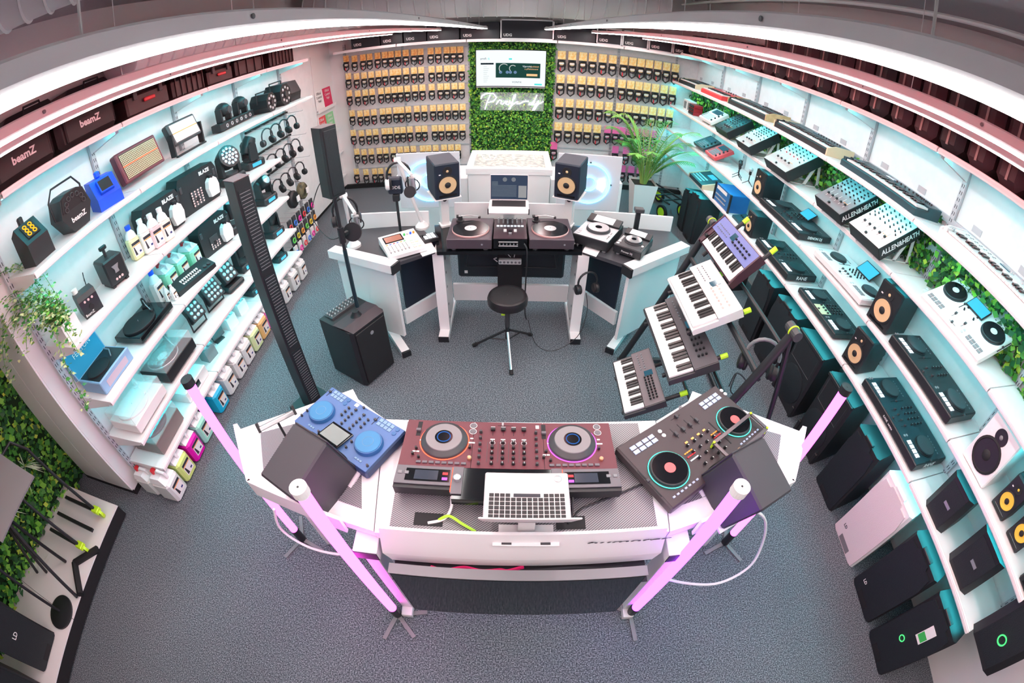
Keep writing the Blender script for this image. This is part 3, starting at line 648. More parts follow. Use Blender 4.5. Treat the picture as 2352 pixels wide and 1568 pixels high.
# wide display hung below the worktop
tv = thing('display_screen', 'wide black glossy display hung under the front console', 'screen', (.04, .535, .36))
G().box(-.485, .485, -.02, .02, 0, .56, .004).o('housing', BLACK, tv); G().box(-.475, .475, -.0215, -.02, .012, .55).o('glass', BLACKG, tv); G().box(-.485, .485, -.022, .02, .56, .566).o('top_bezel', GREY, tv)
pc = mat('pink_cable', (.75, .02, .15), .4); wc = mat('white_cable', (.8, .8, .8), .4)
def cable(label, pts, r, m, name='cable'):
    # smooth a polyline (Catmull-Rom)
    P = [Vector(p) for p in pts]; out = []
    for i in range(len(P) - 1):
        a, b, c, d = P[max(0, i-1)], P[i], P[i+1], P[min(len(P)-1, i+2)]
        for k in range(6):
            t = k/6; out.append(.5*((2*b) + (-a + c)*t + (2*a - 5*b + 4*c - d)*t*t + (-a + 3*b - 3*c + d)*t**3))
    out.append(P[-1])
    return tag(G().tube(out, r, 6).o(name, m, None, True), label, 'cable')
cable('pink mains cables coiled in the tray below the console', [(-.30, .585, .835), (-.24, .57, .85), (-.17, .59, .84), (-.10, .575, .85), (-.03, .585, .84), (.0, .58, .845), (.06, .6, .84)], .008, pc)
cable('black cables bunched in the tray below the console', [(.05, .58, .835), (.13, .575, .86), (.25, .585, .85), (.37, .58, .84), (.45, .585, .835)], .012, BLACK)
cable('black twisted lead crossing the worktop to the four-channel controller', [(.23, .72, 1.01), (.27, .77, 1.012), (.34, .80, 1.012), (.42, .83, 1.012), (.52, .87, 1.012), (.6, .89, 1.012)], .004, BLACK)
cable('black mains lead behind the maroon player', [(.235, .80, 1.06), (.235, .77, 1.05), (.23, .73, 1.02), (.22, .715, 1.008)], .006, BLACK)
cable('white lead from the maroon player into the worktop port', [(-.215, .80, 1.05), (-.215, .76, 1.03), (-.24, .72, 1.012), (-.30, .70, 1.009)], .006, wc)
cable('lime and white lead curling out of the worktop port', [(-.26, .715, 1.01), (-.22, .725, 1.03), (-.17, .70, 1.02), (-.12, .675, 1.01)], .006, mat('lime_cable', (.45, .85, .05), .4))
cable('white cable hanging in a loop outside the purple monitor', [(1.0, .72, 1.0), (1.12, .70, .9), (1.2, .66, .7), (1.18, .60, .55), (1.0, .56, .5), (.75, .60, .55), (.66, .62, .7)], .007, wc)
cable('white cable looping behind the grey monitor to the console', [(-.92, .66, 1.05), (-.95, .64, .9), (-.86, .62, .8), (-.7, .60, .82), (-.56, .60, .9)], .006, wc)
# ---- maroon four-channel all-in-one player (operator on the far side)
MAR = mat('maroon_brushed_panel', (.12, .022, .034), .42); GRYP = mat('graphite_panel', (.13, .12, .135), .45)
PLAT = mat('grey_jog_disc', (.22, .20, .21), .5); RIBB = mat('ribbed_jog_edge', (.06, .055, .06), .4)
op = thing('dj_system', 'maroon all-in-one four-channel player with two big grey jog wheels', 'dj system', (-.008, .975, ZD + .004), pi)
W = .85
G().ext([(-.175, .012), (.15, .012), (.178, .05), (.178, .098), (.072, .084), (-.175, .06)], -W/2, W/2).o('body', BLACK, op)
a_ = atan2(.022, .246); M0 = T(0, -.175, .0605) @ RX(a_)
for x0, x1, nm in ((-W/2, -.142, 'deck_panel'), (-.140, .140, 'mixer_panel'), (.142, W/2, 'deck_panel')): G(M0).box(x0, x1, 0, .246, 0, .004).o(nm, MAR, op)
a2 = atan2(.032, .07)
M1 = T(0, .072, .085) @ RX(radians(8))
for x0, x1 in ((-W/2, -.20), (.20, W/2)): G(M1).box(x0, x1, 0, .09, 0, .004).o('display_panel', GRYP, op)
G(M1).box(-.2, .2, 0, .15, -.03, .002).o('centre_screen', BLACKG, op)
for s in (-1, 1):
    d_ = G(M1).box(s*.30 - .085, s*.30 + .085, .015, .075, .004, .0055).o('deck_display', BLACKG, op)
    G(M1).box(s*.30 - .04, s*.30 + .05, .022, .068, .0055, .006).o('waveform', mat('dim_screen', (.02, .03, .05), .2), d_)
    for i in (0, 1): G(M1).box(s*.395 - .022 + i*.026, s*.395 - .004 + i*.026, .03, .045, .004, .008, .002).o('source_button', GREY, op)
    for i, mm in enumerate((RED, mat('violet_button', (.35, .05, .8), .4, emit=(.4, .1, 1), es=.6))): G(M1).box(s*.235 - .012, s*.235 + .008, .03 + i*.025, .042 + i*.025, .004, .007).o('deck_select_button', mm, op)
    G(M1).box(s*.205 - .003, s*.205 + .003, .002, .12, .002, .006).o('red_light_bar', em('red_light_bar_glow', (1, .08, .04), 2.5), op)
    br = G(M1).box(s*.185 - .02, s*.185 + .02, -.0, .13, .003, .008).o('browse_panel', GRYP, op)
    G(M1).lathe([(.016, 0), (.015, .014), (.010, .018)], 16, (s*.185, .06, .008)).o('browse_knob', SILVER, br, True)
    ringm = em('red_jog_ring', (1, .10, .05), 3.0) if s > 0 else em('magenta_jog_ring', (.85, .08, 1), 3.0)
    jx = s*.257
    j = G(M0 @ T(jx, .112, .004)).lathe([(.096, 0), (.096, .006), (.093, .012), (.075, .020), (.074, .022)], 48).o('jog_wheel', RIBB, op, True)
    G(M0 @ T(jx, .112, .026)).lathe([(.074, 0), (.072, .003), (.034, .003)], 40).o('jog_disc', PLAT, j, True)
    G(M0 @ T(jx, .112, .0292)).lathe([(.036, 0), (.036, .0008)], 32).o('jog_display', BLACKG, j)
    G(M0 @ T(jx, .112, .0302)).ring((0, 0, 0), .026, .0022, n=32, k=5).o('jog_display_ring', em('blue_jog_display', (.05, .18, .6), .8), j)
    G(M0 @ T(jx, .112, .004)).ring((0, 0, 0), .099, .0022, n=56, k=5).o('light_ring', ringm, j)
    for i in range(8): put('opad', lambda: G().box(-.0095, .0095, -.0055, .0055, 0, .006, .001).o('pad', GRYP), 'pad', op, M0 @ Vector((jx - .088 + i*.0252, .228, .004)), (a_, 0, 0))
    for i, y in enumerate((.045, .012)):
        b_ = G(M0 @ T(jx - s*.0 - .112, y + .012, .004)).lathe([(.013, 0), (.013, .004), (.011, .005)], 20).o('play_button' if i else 'cue_button', GRYP, op); G(M0 @ T(jx - .112, y + .012, .006)).ring((0, 0, 0), .0145, .0012, n=24, k=4).o('button_ring', PAPER, b_)
    tf = G(M0).box(jx + .104, jx + .122, .01, .09, .004, .0046).o('tempo_slot', BLACKM, op); G(M0).box(jx + .1035, jx + .1225, .056, .068, .0046, .016, .001).o('tempo_fader', GRYP, op)
    for px, py in ((.108, .16), (.118, .19), (.092, .205), (-.105, .145)): put('dknob', lambda: G().cyl((0, 0, 0), (0, 0, .014), .006, .005, 9).o('knob', BLACK), 'knob', op, M0 @ Vector((jx + px, py, .004)))
    for px, py in ((.115, .175), (.10, .175), (.095, .115), (-.11, .095), (-.105, .118), (-.118, .118)): put('dbut', lambda: G().box(-.006, .006, -.003, .003, 0, .002).o('button', PAPER), 'button', op, M0 @ Vector((jx + px, py, .004)))
    kn = G(M0).lathe([(.009, 0), (.009, .01), (.006, .013)], 12, (jx - .108, .2, .004)).o('copper_knob', mat('copper_knob', (.7, .35, .2), .3, .6), op, True)
for c in range(4):
    x = (c - 1.5)*.042
    for r in range(5):
        put('oknob', lambda: G().cyl((0, 0, 0), (0, 0, .014), .0072, .0055, 12).o('knob', BLACK), 'knob', op, M0 @ Vector((x, .115 + r*.027, .004)))
        G(M0).box(x - .0008, x + .0008, .112 + r*.027, .12 + r*.027, .018, .019).o('knob_mark', PAPER, op) if r % 2 == 0 else None
    G(M0).box(x - .001, x + .001, .035, .075, .004, .0046).o('fader_slot', BLACKM, op)
    G(M0).box(x - .009, x + .009, .036, .052, .0046, .017, .002).o('channel_fader', BLACK, op); G(M0).box(x - .009, x + .009, .0375, .0395, .017, .0176).o('fader_line', PAPER, op)
    G(M0).ring((x, .115, .0045), .0105, .0012, n=20, k=4).o('trim_ring', SILVER, op); G(M0).box(x - .009, x + .009, .094, .099, .004, .0052).o('cue_key', PAPER, op)
    G(M0).box(x + .018, x + .020, .11, .215, .004, .0046).o('level_meter', DARK, op)
for s in (-1, 1):
    for r in range(6): put('oknob2', lambda: G().cyl((0, 0, 0), (0, 0, .015), .0068, .005, 12).o('knob', DARK), 'knob', op, M0 @ Vector((s*.112, .06 + r*.033, .004)))
G(M0).box(-.02, .045, .018, .0195, .004, .0046).o('crossfader_slot', BLACKM, op); G(M0).box(.02, .028, .01, .028, .0046, .016, .001).o('crossfader', SILVER, op)
G(M0).box(-.126, -.112, .016, .034, .004, .006).o('white_label', PAPER, op)
for s in (-1, 1): G().box(s*.30 - .03, s*.30 + .03, .1755, .177, .05, .062).o('rear_label', PAPER, op)
# ---- silver laptop between player and panel
lp = thing('laptop', 'open pinkish silver laptop with black keys on the front console', 'laptop', (.063, .675, ZD + .108), pi, rx=radians(2))
ALU = mat('pale_aluminium', (.80, .74, .73), .35, .25)
G().box(-.153, .153, -.20, .005, 0, .014, .005).o('base', ALU, lp)
kb = G().box(-.138, .138, -.105, -.008, .014, .0145).o('key_tray', ALU, lp)
kf = lambda: G().box(-.0082, .0082, -.0075, .0075, 0, .002, .001).o('key', mat('black_laptop_key', (.02, .018, .02), .5))
for r in range(6):
    if r == 0: 
        put('spacekey', lambda: G().box(-.048, .048, -.0075, .0075, 0, .002, .001).o('space_key', MATS['black_laptop_key'] if 'black_laptop_key' in MATS else INK), 'space_key', lp, (0, -.098, .0145))
    for i in range(14):
        x = -.126 + i*.0194
        if r == 0 and abs(x) < .055: continue
        put('lapkey', kf, 'key', lp, (x, -.098 + r*.0175, .0145))
G().box(-.055, .055, -.185, -.115, .014, .0143).o('trackpad', mat('pale_trackpad', (.84, .79, .78), .3), lp)
sM = T(0, .004, .012) @ RX(radians(-26))
ls = G(sM).box(-.153, .153, 0, .006, 0, .235, .002).o('lid', ALU, lp); G(sM).box(-.145, .145, -.0008, 0, .01, .226).o('panel', BLACKG, ls)
st = thing('laptop_stand', 'white bent laptop tray on the front console', 'stand', (.063, .675, ZD + .004))
G().box(-.12, .12, -.055, .0, 0, .006).box(-.10, .10, -.03, .03, .006, .012).o('foot_plate', WHITEP, st); G().box(-.03, .03, .0, .02, .006, .098).o('riser', WHITEP, st); G().box(-.13, .13, .0, .19, .093, .098).o('tray', WHITEP, st)
for x in (-.07, .07): G().box(x - .018, x + .018, -.05, -.03, .006, .0068).o('rubber_pad', DARK, st)
# ---- blue two-deck controller on the left wing
BLU = mat('steel_blue_panel', (.075, .155, .36), .45); BLUD = mat('blue_jog', (.035, .13, .32), .4); BLUP = mat('blue_pad', (.2, .33, .48), .5)
bl = thing('dj_controller', 'steel blue two-deck controller with screen on the left wing of the console', 'dj controller', (-.708, 1.10, ZD + .004), radians(150.3))
w_, d_, h_ = .475, .262, .055
G().box(-w_/2, w_/2, -d_/2, d_/2, .004, h_, .008).o('chassis', mat('dark_blue_case', (.02, .05, .13), .45), bl); G().box(-w_/2 + .004, w_/2 - .004, -d_/2 + .004, d_/2 - .004, h_, h_ + .003, .002).o('faceplate', BLU, bl)
z = h_ + .003
G(T(0, .02, z) @ RX(radians(8))).box(-.065, .065, 0, .10, 0, .008, .002).o('screen', BLACKG, bl); G(T(0, .02, z) @ RX(radians(8))).box(-.057, .057, .012, .092, .008, .009).o('display', mat('grey_lit_display', (.2, .22, .22), .2, emit=(.4, .5, .45), es=.15), bl)
for s in (-1, 1):
    jx = s*.152
    j = G().lathe([(.064, 0), (.064, .008), (.060, .018), (.056, .0185)], 40).o('jog_wheel', BLUD, bl, True, (jx, .015, z)); G().lathe([(.056, 0), (.055, .002)], 40).o('jog_disc', mat('blue_jog_top', (.03, .2, .42), .4), j, False, (0, 0, .0185)); G().ring((0, 0, 0), .024, .0008, n=32, k=4).o('jog_circle', BLUP, j, False, (0, 0, .0206))
    for x, y in grid(jx - .052, -.112, 4, 2, .021, .021): put('bpad', lambda: G().box(-.009, .009, -.009, .009, 0, .003, .001).o('pad', BLUP), 'pad', bl, (x + .028, y, z))
    for i in (0, 1): G().cyl((jx - .052, -.112 + i*.024, z), (jx - .052, -.112 + i*.024, z + .003), .0105, n=18).o('play_button' if i == 0 else 'cue_button', BLUD, bl)
    G().box(jx + .062, jx + .0645, -.12, -.07, z, z + .0008).o('tempo_slot', BLACKM, bl); G().box(jx + .056, jx + .070, -.103, -.093, z, z + .01, .001).o('tempo_fader', DARK, bl)
    for px, py in ((.07, .05), (.07, .085), (-.07, .10)): put('bknob', lambda: G().cyl((0, 0, 0), (0, 0, .012), .0062, .005, 10).o('knob', DARK), 'knob', bl, (jx + px, py, z))
    rects([(jx + s*.0 - .03 + i*.014, .10, .011, .008, z) for i in range(3)], BLUP, bl, 'loop_buttons')
for c in (-1, 1):
    for r in range(4): put('bknob', lambda: None, 'knob', bl, (c*.026, .005 - r*.022, z))
    G().box(c*.026 - .001, c*.026 + .001, -.098, -.076, z, z + .0006).o('fader_slot', BLACKM, bl); G().box(c*.026 - .006, c*.026 + .006, -.093, -.083, z, z + .01, .001).o('channel_fader', DARK, bl)
for x in (-.062, .062):
    for r in range(3): put('bknob', lambda: None, 'knob', bl, (x, -.03 - r*.024, z))
G().box(-.02, .02, -.1195, -.1185, z, z + .0006).o('crossfader_slot', BLACKM, bl); G().box(.0, .008, -.124, -.114, z, z + .011, .001).o('crossfader', DARK, bl)
G().box(.035, .055, -.122, -.104, z, z + .002).o('white_sticker', PAPER, bl)
# ---- four-channel controller on the right wing
FX = controller('dj_controller', 'large black four-channel controller with rainbow pads on the right wing of the console', (.809, 1.049, ZD + .004), radians(-148.5), .671, .355, .06, mat('dark_taupe_case', (.07, .055, .06), .4), mat('brown_black_panel', (.045, .03, .034), .4), jr=.082, jy=.10, jx=.335, pads=(4, 2), jogm=BLACK, jtop=BLACKG, ring=em('teal_jog_ring', (.1, .9, .7), 1.6), nk=4, mx=.26, padm=mat('rainbow_edged_pad', (.35, .38, .45), .4, emit=(.3, .5, .9), es=.25), front='Pioneer DJ', lab=mat('red_jog_label', (.65, .1, .1), .4, emit=(.8, .1, .1), es=.4))
for s in (-1, 1):
    for r in range(3): rects([(s*.09 + i*.013 - .02, .02 + r*.02, .01, .006, .063) for i in range(4)], [ORANGE, RED, PADW][r], FX, 'effect_buttons')
rects([(-.06 + i*.04, -.02, .014, .008, .063) for i in range(4)], mat('amber_lit_key', (.9, .4, .1), .4, emit=(1, .4, .1), es=.8), FX, 'cue_keys')
g = G()
for x0, x1 in ((-.31, -.02),):
    for y in (.065, .172): g.box(x0, x1, y - .008, y + .008, .088, .096)
    for x in (x0, x1): g.box(x - .008, x + .008, .065, .172, .088, .096)
br = g.o('guard_bracket', mat('bronze_bracket', (.16, .13, .14), .3, .5), FX)
for x, y in ((-.31, .065), (-.02, .065), (-.31, .172), (-.02, .172)): G().cyl((x, y, .06), (x, y, .101), .006, n=10).o('bracket_screw', NEONG, FX)
# ---- pair of studio monitors on tilted brackets beside the console
GRYM = mat('grey_top_cabinet', (.045, .042, .05), .5)
for nm, lab, base, rz, px in (('studio_monitor', 'black studio monitor on tilted bracket beside the blue controller', (-.748, .836, .995), radians(154.3), -1), ('studio_monitor', 'black studio monitor lit violet beside the large four-channel controller', (.897, .798, .995), radians(-158), 1)):
    m_ = monitor(nm, lab, base, rz, .186, .24, .285, TAN, rx=radians(-15), body=GRYM)
    b_ = thing('speaker_bracket', f'white tilted speaker bracket under the monitor on the {"left" if px < 0 else "right"} wing', 'bracket', base, rz, None, radians(-15))
    G().box(-.105, .105, -.16, .13, -.012, -.002).o('plate', WHITEP, b_); G().box(-.105, .105, -.163, -.157, -.012, .02).o('front_lip', WHITEP, b_)
    G().box(-.03, .03, .0, .06, -.14, -.012).o('post', WHITEP, b_); G().box(-.022, .022, -.2, .06, -.075, -.035).o('arm', WHITEP, b_); G().cyl((-.035, .03, -.09), (.035, .03, -.09), .014, n=12).o('pivot_knob', BLACK, b_)
# silver phone holder on the left wing
ph = thing('phone_holder', 'small chrome phone holder standing on the left wing of the console', 'holder', (-1.0, 1.03, ZD), radians(40))
G().box(-.02, .02, -.03, .03, 0, .006).o('foot', BLACK, ph); G().cyl((0, 0, 0), (0, 0, .13), .006, n=8).o('stem', BLACK, ph); G(T(0, 0, .15) @ RX(radians(-35))).box(-.09, .09, -.018, .018, -.01, .01, .004).o('clamp_bar', SILVER, ph)
for s in (-1, 1): G(T(0, 0, .15) @ RX(radians(-35))).box(s*.09 - .006, s*.09 + .006, -.022, .022, -.012, .03).o('jaw', BLACK, ph)
# ---- four glowing tubes on floor stands
MAG = em('magenta_tube_glow', (.90, .07, .72), TUBE_E); VIO = em('violet_tube_glow', (.42, .06, 1.0), TUBE_E)
for lab, x, y, m_, capm, legs in (('glowing magenta light tube with white cap nearest the console, grey monitor side', -.61, .56, MAG, WHITEP, (250, 10)), ('glowing violet light tube with white cap nearest the console, violet monitor side', .69, .58, VIO, WHITEP, (275, 150)), ('glowing magenta light tube with black cap beside the lighting-gear aisle', -1.305, .955, MAG, BLACK, (240, 340)), ('glowing magenta light tube with black cap beside the floor speakers', 1.385, .972, MAG, BLACK, (300, 200))):
    t = thing('light_tube', lab, 'light tube', (x, y, 0), 0, 'glowing tubes around the console')
    for a in (legs[0], legs[1], (legs[0] + legs[1])/2 + 180): G(RZ(radians(a))).box(0, .17, -.012, .012, 0, .012).o('stand_leg', GREY, t)
    G().cyl((0, 0, .008), (0, 0, .15), .026, n=16).o('socket', BLACK, t); G().cyl((0, 0, .15), (0, 0, 1.42), .024, n=20).o('tube', m_, t, True); G().cyl((0, 0, 1.42), (0, 0, 1.455), .029, n=20).o('cap', capm, t); G().cyl((0, 0, 1.455), (0, 0, 1.456), .004, n=8).o('cap_screw', BLACK, t)
# ================================================================ rear desk group
ZR = .86
rd = thing('studio_desk', 'white seated studio desk with black worktops and two angled wings', 'desk', (0, 0, 0))
BTOP = mat('dark_worktop', (.05, .05, .058), .4)
poly('worktop', [(-.60, 2.975), (.54, 3.01), (.62, 3.50), (-.70, 3.47)], ZR - .03, ZR, BLACKG, rd)
poly('left_worktop', [(-.70, 3.25), (-.62, 3.0), (-.90, 2.80), (-1.50, 3.10), (-1.48, 3.42), (-.85, 3.48)], ZR - .03, ZR, BTOP, rd)
poly('right_worktop', [(.64, 3.29), (.55, 3.03), (.88, 2.82), (1.48, 3.27), (1.43, 3.50), (.80, 3.52)], ZR - .03, ZR, BTOP, rd)
poly('white_strip', [(-.72, 3.24), (-.60, 2.975), (-.70, 2.90), (-.86, 3.20)], ZR, ZR + .004, SHELF, rd)
poly('white_strip', [(.64, 3.28), (.54, 3.01), (.64, 2.94), (.78, 3.24)], ZR, ZR + .004, SHELF, rd)
def bar(name, p, q, w_, z0, z1, m, par):
    p, q = Vector((*p, 0)), Vector((*q, 0)); d = (q - p).normalized(); n = Vector((-d.y, d.x, 0))*w_/2
    return G().prism([((p+n).x, (p+n).y), ((q+n).x, (q+n).y), ((q-n).x, (q-n).y), ((p-n).x, (p-n).y)], z0, z1).o(name, m, par)
bar('edge_beam', (-1.53, 3.07), (-.90, 2.79), .10, ZR - .06, ZR + .01, SHELF, rd); bar('edge_beam', (.87, 2.80), (1.50, 3.26), .10, ZR - .06, ZR + .01, SHELF, rd)
bar('beam_cap', (-.905, 2.795), (-.885, 2.785), .10, ZR - .07, ZR + .008, BLACK, rd); bar('beam_cap', (.855, 2.79), (.875, 2.803), .10, ZR - .07, ZR + .008, BLACK, rd)
bar('side_panel', (-1.50, 3.10), (-.93, 2.86), .03, .10, ZR - .06, SHELF, rd); bar('side_panel', (.90, 2.86), (1.47, 3.28), .03, .10, ZR - .06, SHELF, rd)
bar('foot_beam', (-1.1, 3.0), (-.90, 2.70), .075, 0, .055, SHELF, rd); bar('foot_beam', (1.05, 3.1), (.85, 2.79), .075, 0, .055, SHELF, rd)
bar('foot_cap', (-.905, 2.71), (-.893, 2.692), .078, 0, .056, BLACK, rd); bar('foot_cap', (.853, 2.795), (.843, 2.78), .078, 0, .056, BLACK, rd)
bar('modesty_panel', (-.93, 3.02), (-.66, 3.36), .02, .28, ZR - .05, mat('navy_black_panel', (.01, .018, .035), .5), rd); bar('modesty_panel', (.90, 3.06), (.66, 3.38), .02, .28, ZR - .05, MATS['navy_black_panel'], rd)
bar('cross_rail', (-.95, 3.0), (-.64, 3.36), .03, .12, .26, SHELF, rd); bar('cross_rail', (.92, 3.04), (.64, 3.38), .03, .12, .26, SHELF, rd)
for x, s in ((-.60, -1), (.555, 1)):
    G().prism([(x - .045, 3.0), (x + .045, 3.0), (x + .03, 3.42), (x - .03, 3.42)], .06, ZR - .03).o('leg_panel', SHELF, rd)
    G().box(x - .045, x + .045, 2.90, 3.5, 0, .06, .003).o('leg_foot', SHELF, rd); G().box(x - .046, x + .046, 2.893, 2.90, 0, .058).o('leg_cap', BLACK, rd)
    for z in (.75, .62, .48, .30, .16): G().cyl((x - s*.046, 3.06, z), (x - s*.047, 3.06, z), .012, n=10).o('grommet', BLACK, rd)
G().box(-.56, .52, 3.40, 3.43, .10, .28).o('rear_rail', SHELF, rd)
for x0, x1, y0, y1, z1 in ((-1.46, -.74, 3.46, 3.475, 1.0), (-.52, .52, 3.50, 3.515, 1.06), (.70, 1.44, 3.52, 3.535, 1.0)): G().box(x0, x1, y0, y1, ZR - .02, z1, .004).o('screen_panel', SHELF, rd)
# dark television back behind the desk, seen between the legs
tb = thing('television', 'back of a large black television behind the rear desk', 'television', (-.02, 3.52, .28))
G().box(-.5, .5, 0, .05, 0, .55, .02).o('back_shell', mat('tv_back_plastic', (.012, .018, .026), .5), tb)
for s in (-1, 1): G().box(s*.27 - .17, s*.27 + .17, -.012, 0, .14, .42, .01).o('moulding', MATS['tv_back_plastic'], tb); G().tube([(s*.12, -.014, .13), (s*.42, -.014, .13), (s*.12 + s*.25, -.014, .42)], .004, 5).o('rib', DARK, tb)
G().box(-.44, -.41, -.002, 0, .05, .08).o('label', PAPER, tb)
pt = thing('power_panel', 'black rack panel with two white power strips and cables under the rear desk', 'power panel', (-.03, 3.34, .18))
G().box(-.11, .11, 0, .02, 0, .62).o('panel', BLACKM, pt)
for z in (.57, .40):
    s_ = G().box(-.10, .10, -.04, 0, z - .025, z + .025, .006).o('power_strip', WHITEP, pt)
    for i in range(6): G().cyl((-.083 + i*.033, -.041, z), (-.083 + i*.033, -.0415, z), .011, n=10).o('socket', BLACK if z > .5 else GREY, s_)
G().tube([(-.11, -.03, .57), (-.15, -.05, .54), (-.12, -.04, .50)], .005).o('lead', wc, pt); G().tube([(-.11, -.03, .40), (-.14, -.05, .44), (-.115, -.05, .45)], .005).o('lead', wc, pt)
for i in range(4): G().tube([(-.04 + i*.035, -.045, .56), (-.05 + i*.03, -.07, .50), (-.01 + i*.015, -.05, .46)], .004).o('lead', wc if i % 2 else BLACK, pt)
# ---- turntables, battle mixer, players
SLVD = mat('dark_violet_plinth', (.09, .07, .085), .4, .3); REC = mat('vinyl_record', (.008, .009, .012), .15)
ttl = turntable('turntable', 'black battle-style turntable with glowing platter edge, mic side of the mixer', (-.345, 3.185, ZR), 0, .352, .40, .105, SLVD, mat('strobe_platter_edge', (.5, .4, .4), .3, .4, emit=(1, .3, .25), es=.25), REC, arm='back', group='twin turntables on the rear desk')
G().cyl((.10, -.201, .06), (.10, -.2015, .06), .008, n=12).o('front_badge', SILVER, ttl)
ttr = dup(ttl, (.288, 3.205, ZR), radians(2), 'black battle-style turntable with glowing platter edge, player side of the mixer')
mx = thing('battle_mixer', 'two-channel battle mixer with white pads between the turntables', 'mixer', (-.031, 3.19, ZR), radians(1))
G().box(-.132, .132, -.185, .185, .012, .10, .004).o('chassis', BLACKG, mx); G().box(-.130, .130, -.183, .183, .10, .103).o('faceplate', mat('wine_mixer_face', (.055, .03, .04), .35), mx)
for i in range(8): put('mxpad', lambda: G().box(-.011, .011, -.013, .013, 0, .006, .002).o('pad', PADW), 'pad', mx, (-.098 + i*.028, .04, .103))
knobs([(x, y, .103) for x in (-.095, -.055, -.02, .02, .055, .095) for y in (.10, .13, .16)], SILVER, mx, r=.008, h=.02)
for x in (-.04, .04): G().box(x - .012, x + .012, -.07, -.04, .103, .118, .002).o('channel_fader', WHITEP, mx)
G().box(-.014, .014, -.075, -.045, .103, .107).o('meter', BLACKG, mx); G().box(-.012, .012, -.115, -.095, .103, .118, .002).o('crossfader', SILVER, mx)
for r in (.04, .075): G().box(-.09, .06, -.1862, -.185, r - .003, r + .003).o('front_controls_line', PAPER, mx)
for i in range(6): G().cyl((-.08 + i*.027, -.185, .057), (-.08 + i*.027, -.195, .057), .005, n=8).o('front_knob', SILVER, mx)
cable('black coiled headphone lead hanging from the battle mixer', [(.08, 2.99, .93), (.1, 2.96, .90), (.105, 2.95, .8), (.10, 2.95, .5), (.105, 2.95, .3), (.12, 2.96, .22)], .006, BLACK)
def player(label, loc, rz, w_, d, h, body, face, jr):
    t = thing('media_player', label, 'media player', loc, rz)
    for a in (-1, 1):
        for b in (-1, 1): G().cyl((a*(w_/2 - .035), b*(d/2 - .035), 0), (a*(w_/2 - .035), b*(d/2 - .035), .02), .018, n=12).o('foot', SILVER, t)
    G().box(-w_/2, w_/2, -d/2, d/2, .02, h, .005).o('chassis', body, t); G().box(-w_/2 + .003, w_/2 - .003, -d/2 + .003, d*.2, h, h + .002).o('faceplate', face, t)
    jog(t, 0, -d*.05, h + .002, jr, DARK, SILVER, h=.02, lab=BLACKG)
    s_ = G(T(0, d*.22, h) @ RX(radians(14))).box(-w_/2 + .004, w_/2 - .004, 0, d*.26, 0, .02, .003).o('screen_housing', BLACK, t); G(T(0, d*.22, h) @ RX(radians(14))).box(-w_*.30, w_*.28, .008, d*.24, .02, .021).o('display', mat('pale_display', (.5, .55, .58), .2, emit=(.8, .75, .75), es=.35), s_)
    for i in (0, 1): G().cyl((-w_*.40, -d*.40 + i*.04, h + .002), (-w_*.40, -d*.40 + i*.04, h + .006), .014, n=16).o('play_button' if i == 0 else 'cue_button', LSILV, t)
    G().box(w_*.40 - .002, w_*.40 + .002, -d*.38, -d*.05, h + .002, h + .003).o('tempo_slot', BLACKM, t); G().box(w_*.40 - .009, w_*.40 + .009, -d*.24, -d*.24 + .018, h + .003, h + .014, .002).o('tempo_fader', WHITEP, t)
    rects([(-w_*.42, d*(-.2 + .07*i), .018, .01, h + .002) for i in range(5)], PAPER, t, 'buttons')
    return t
player('large silver media player with round jog dial on the rear desk wing', (.70, 3.235, ZR), radians(-30), .30, .40, .105, BLACK, LSILV, .095)
xd = player('smaller black media player at the outer end of the rear desk wing', (.965, 3.075, ZR), radians(-33), .235, .31, .09, BLACK, DARK, .07)
txt('Pioneer DJ', .022, xd, PAPER, (0, -.1565, .05), (pi/2, 0, 0))
# ---- podcast mixer, pad box, microphones
pm = thing('podcast_mixer', 'white podcast mixer with six faders on the rear desk wing', 'mixer', (-.89, 3.04, ZR), radians(31))
G().ext([(-.16, .01), (.16, .01), (.16, .075), (-.16, .04)], -.155, .155).o('body', WHITEP, pm)
PMM = T(0, -.16, .0405) @ RX(atan2(.035, .32))
for i in range(6): G(PMM).box(-.125 + i*.03 - .0015, -.125 + i*.03 + .0015, .04, .15, 0, .001).o('fader_slot', BLACKM, pm); G(PMM).box(-.125 + i*.03 - .008, -.125 + i*.03 + .008, .05, .064, .001, .013, .002).o('fader', LSILV, pm); G(PMM).box(-.125 + i*.03 - .008, -.125 + i*.03 + .008, .165, .173, 0, .003).o('channel_key', [ORANGE, BLUE, RED, BLUE, ORANGE, GREEN][i], pm)
s_ = G(PMM).box(-.13, .03, .19, .29, 0, .004).o('touchscreen', BLACKG, pm); G(PMM).box(-.12, .02, .2, .28, .004, .0045).o('meters', mat('orange_meter_screen', (.1, .05, .05), .2, emit=(.9, .3, .15), es=.4), s_)
for i, (x, y) in enumerate(grid(.075, .05, 2, 4, .035, .035)): put('smartpad%d' % (i % 4), lambda: G().box(-.014, .014, -.012, .012, 0, .004, .002).o('smart_pad', [mat('pale_orange_pad', (.85, .6, .5), .4), mat('pale_yellow_pad', (.8, .8, .5), .4), mat('pale_green_pad', (.55, .8, .6), .4), mat('pale_blue_pad', (.55, .7, .85), .4)][i % 4]), 'smart_pad', pm, PMM @ Vector((x, y, 0)))
for i in range(4): G(PMM).cyl((.05 + i*.027, .25, 0), (.05 + i*.027, .25, .016), .009, n=12).o('knob', [GREEN, LSILV, BLUE, ORANGE][i], pm)
pb = thing('pad_controller', 'small black pad controller with white pads beside the podcast mixer', 'controller', (-.705, 3.17, ZR + .004), radians(28))
G().box(-.08, .08, -.055, .055, 0, .035, .005).o('case', BLACK, pb)
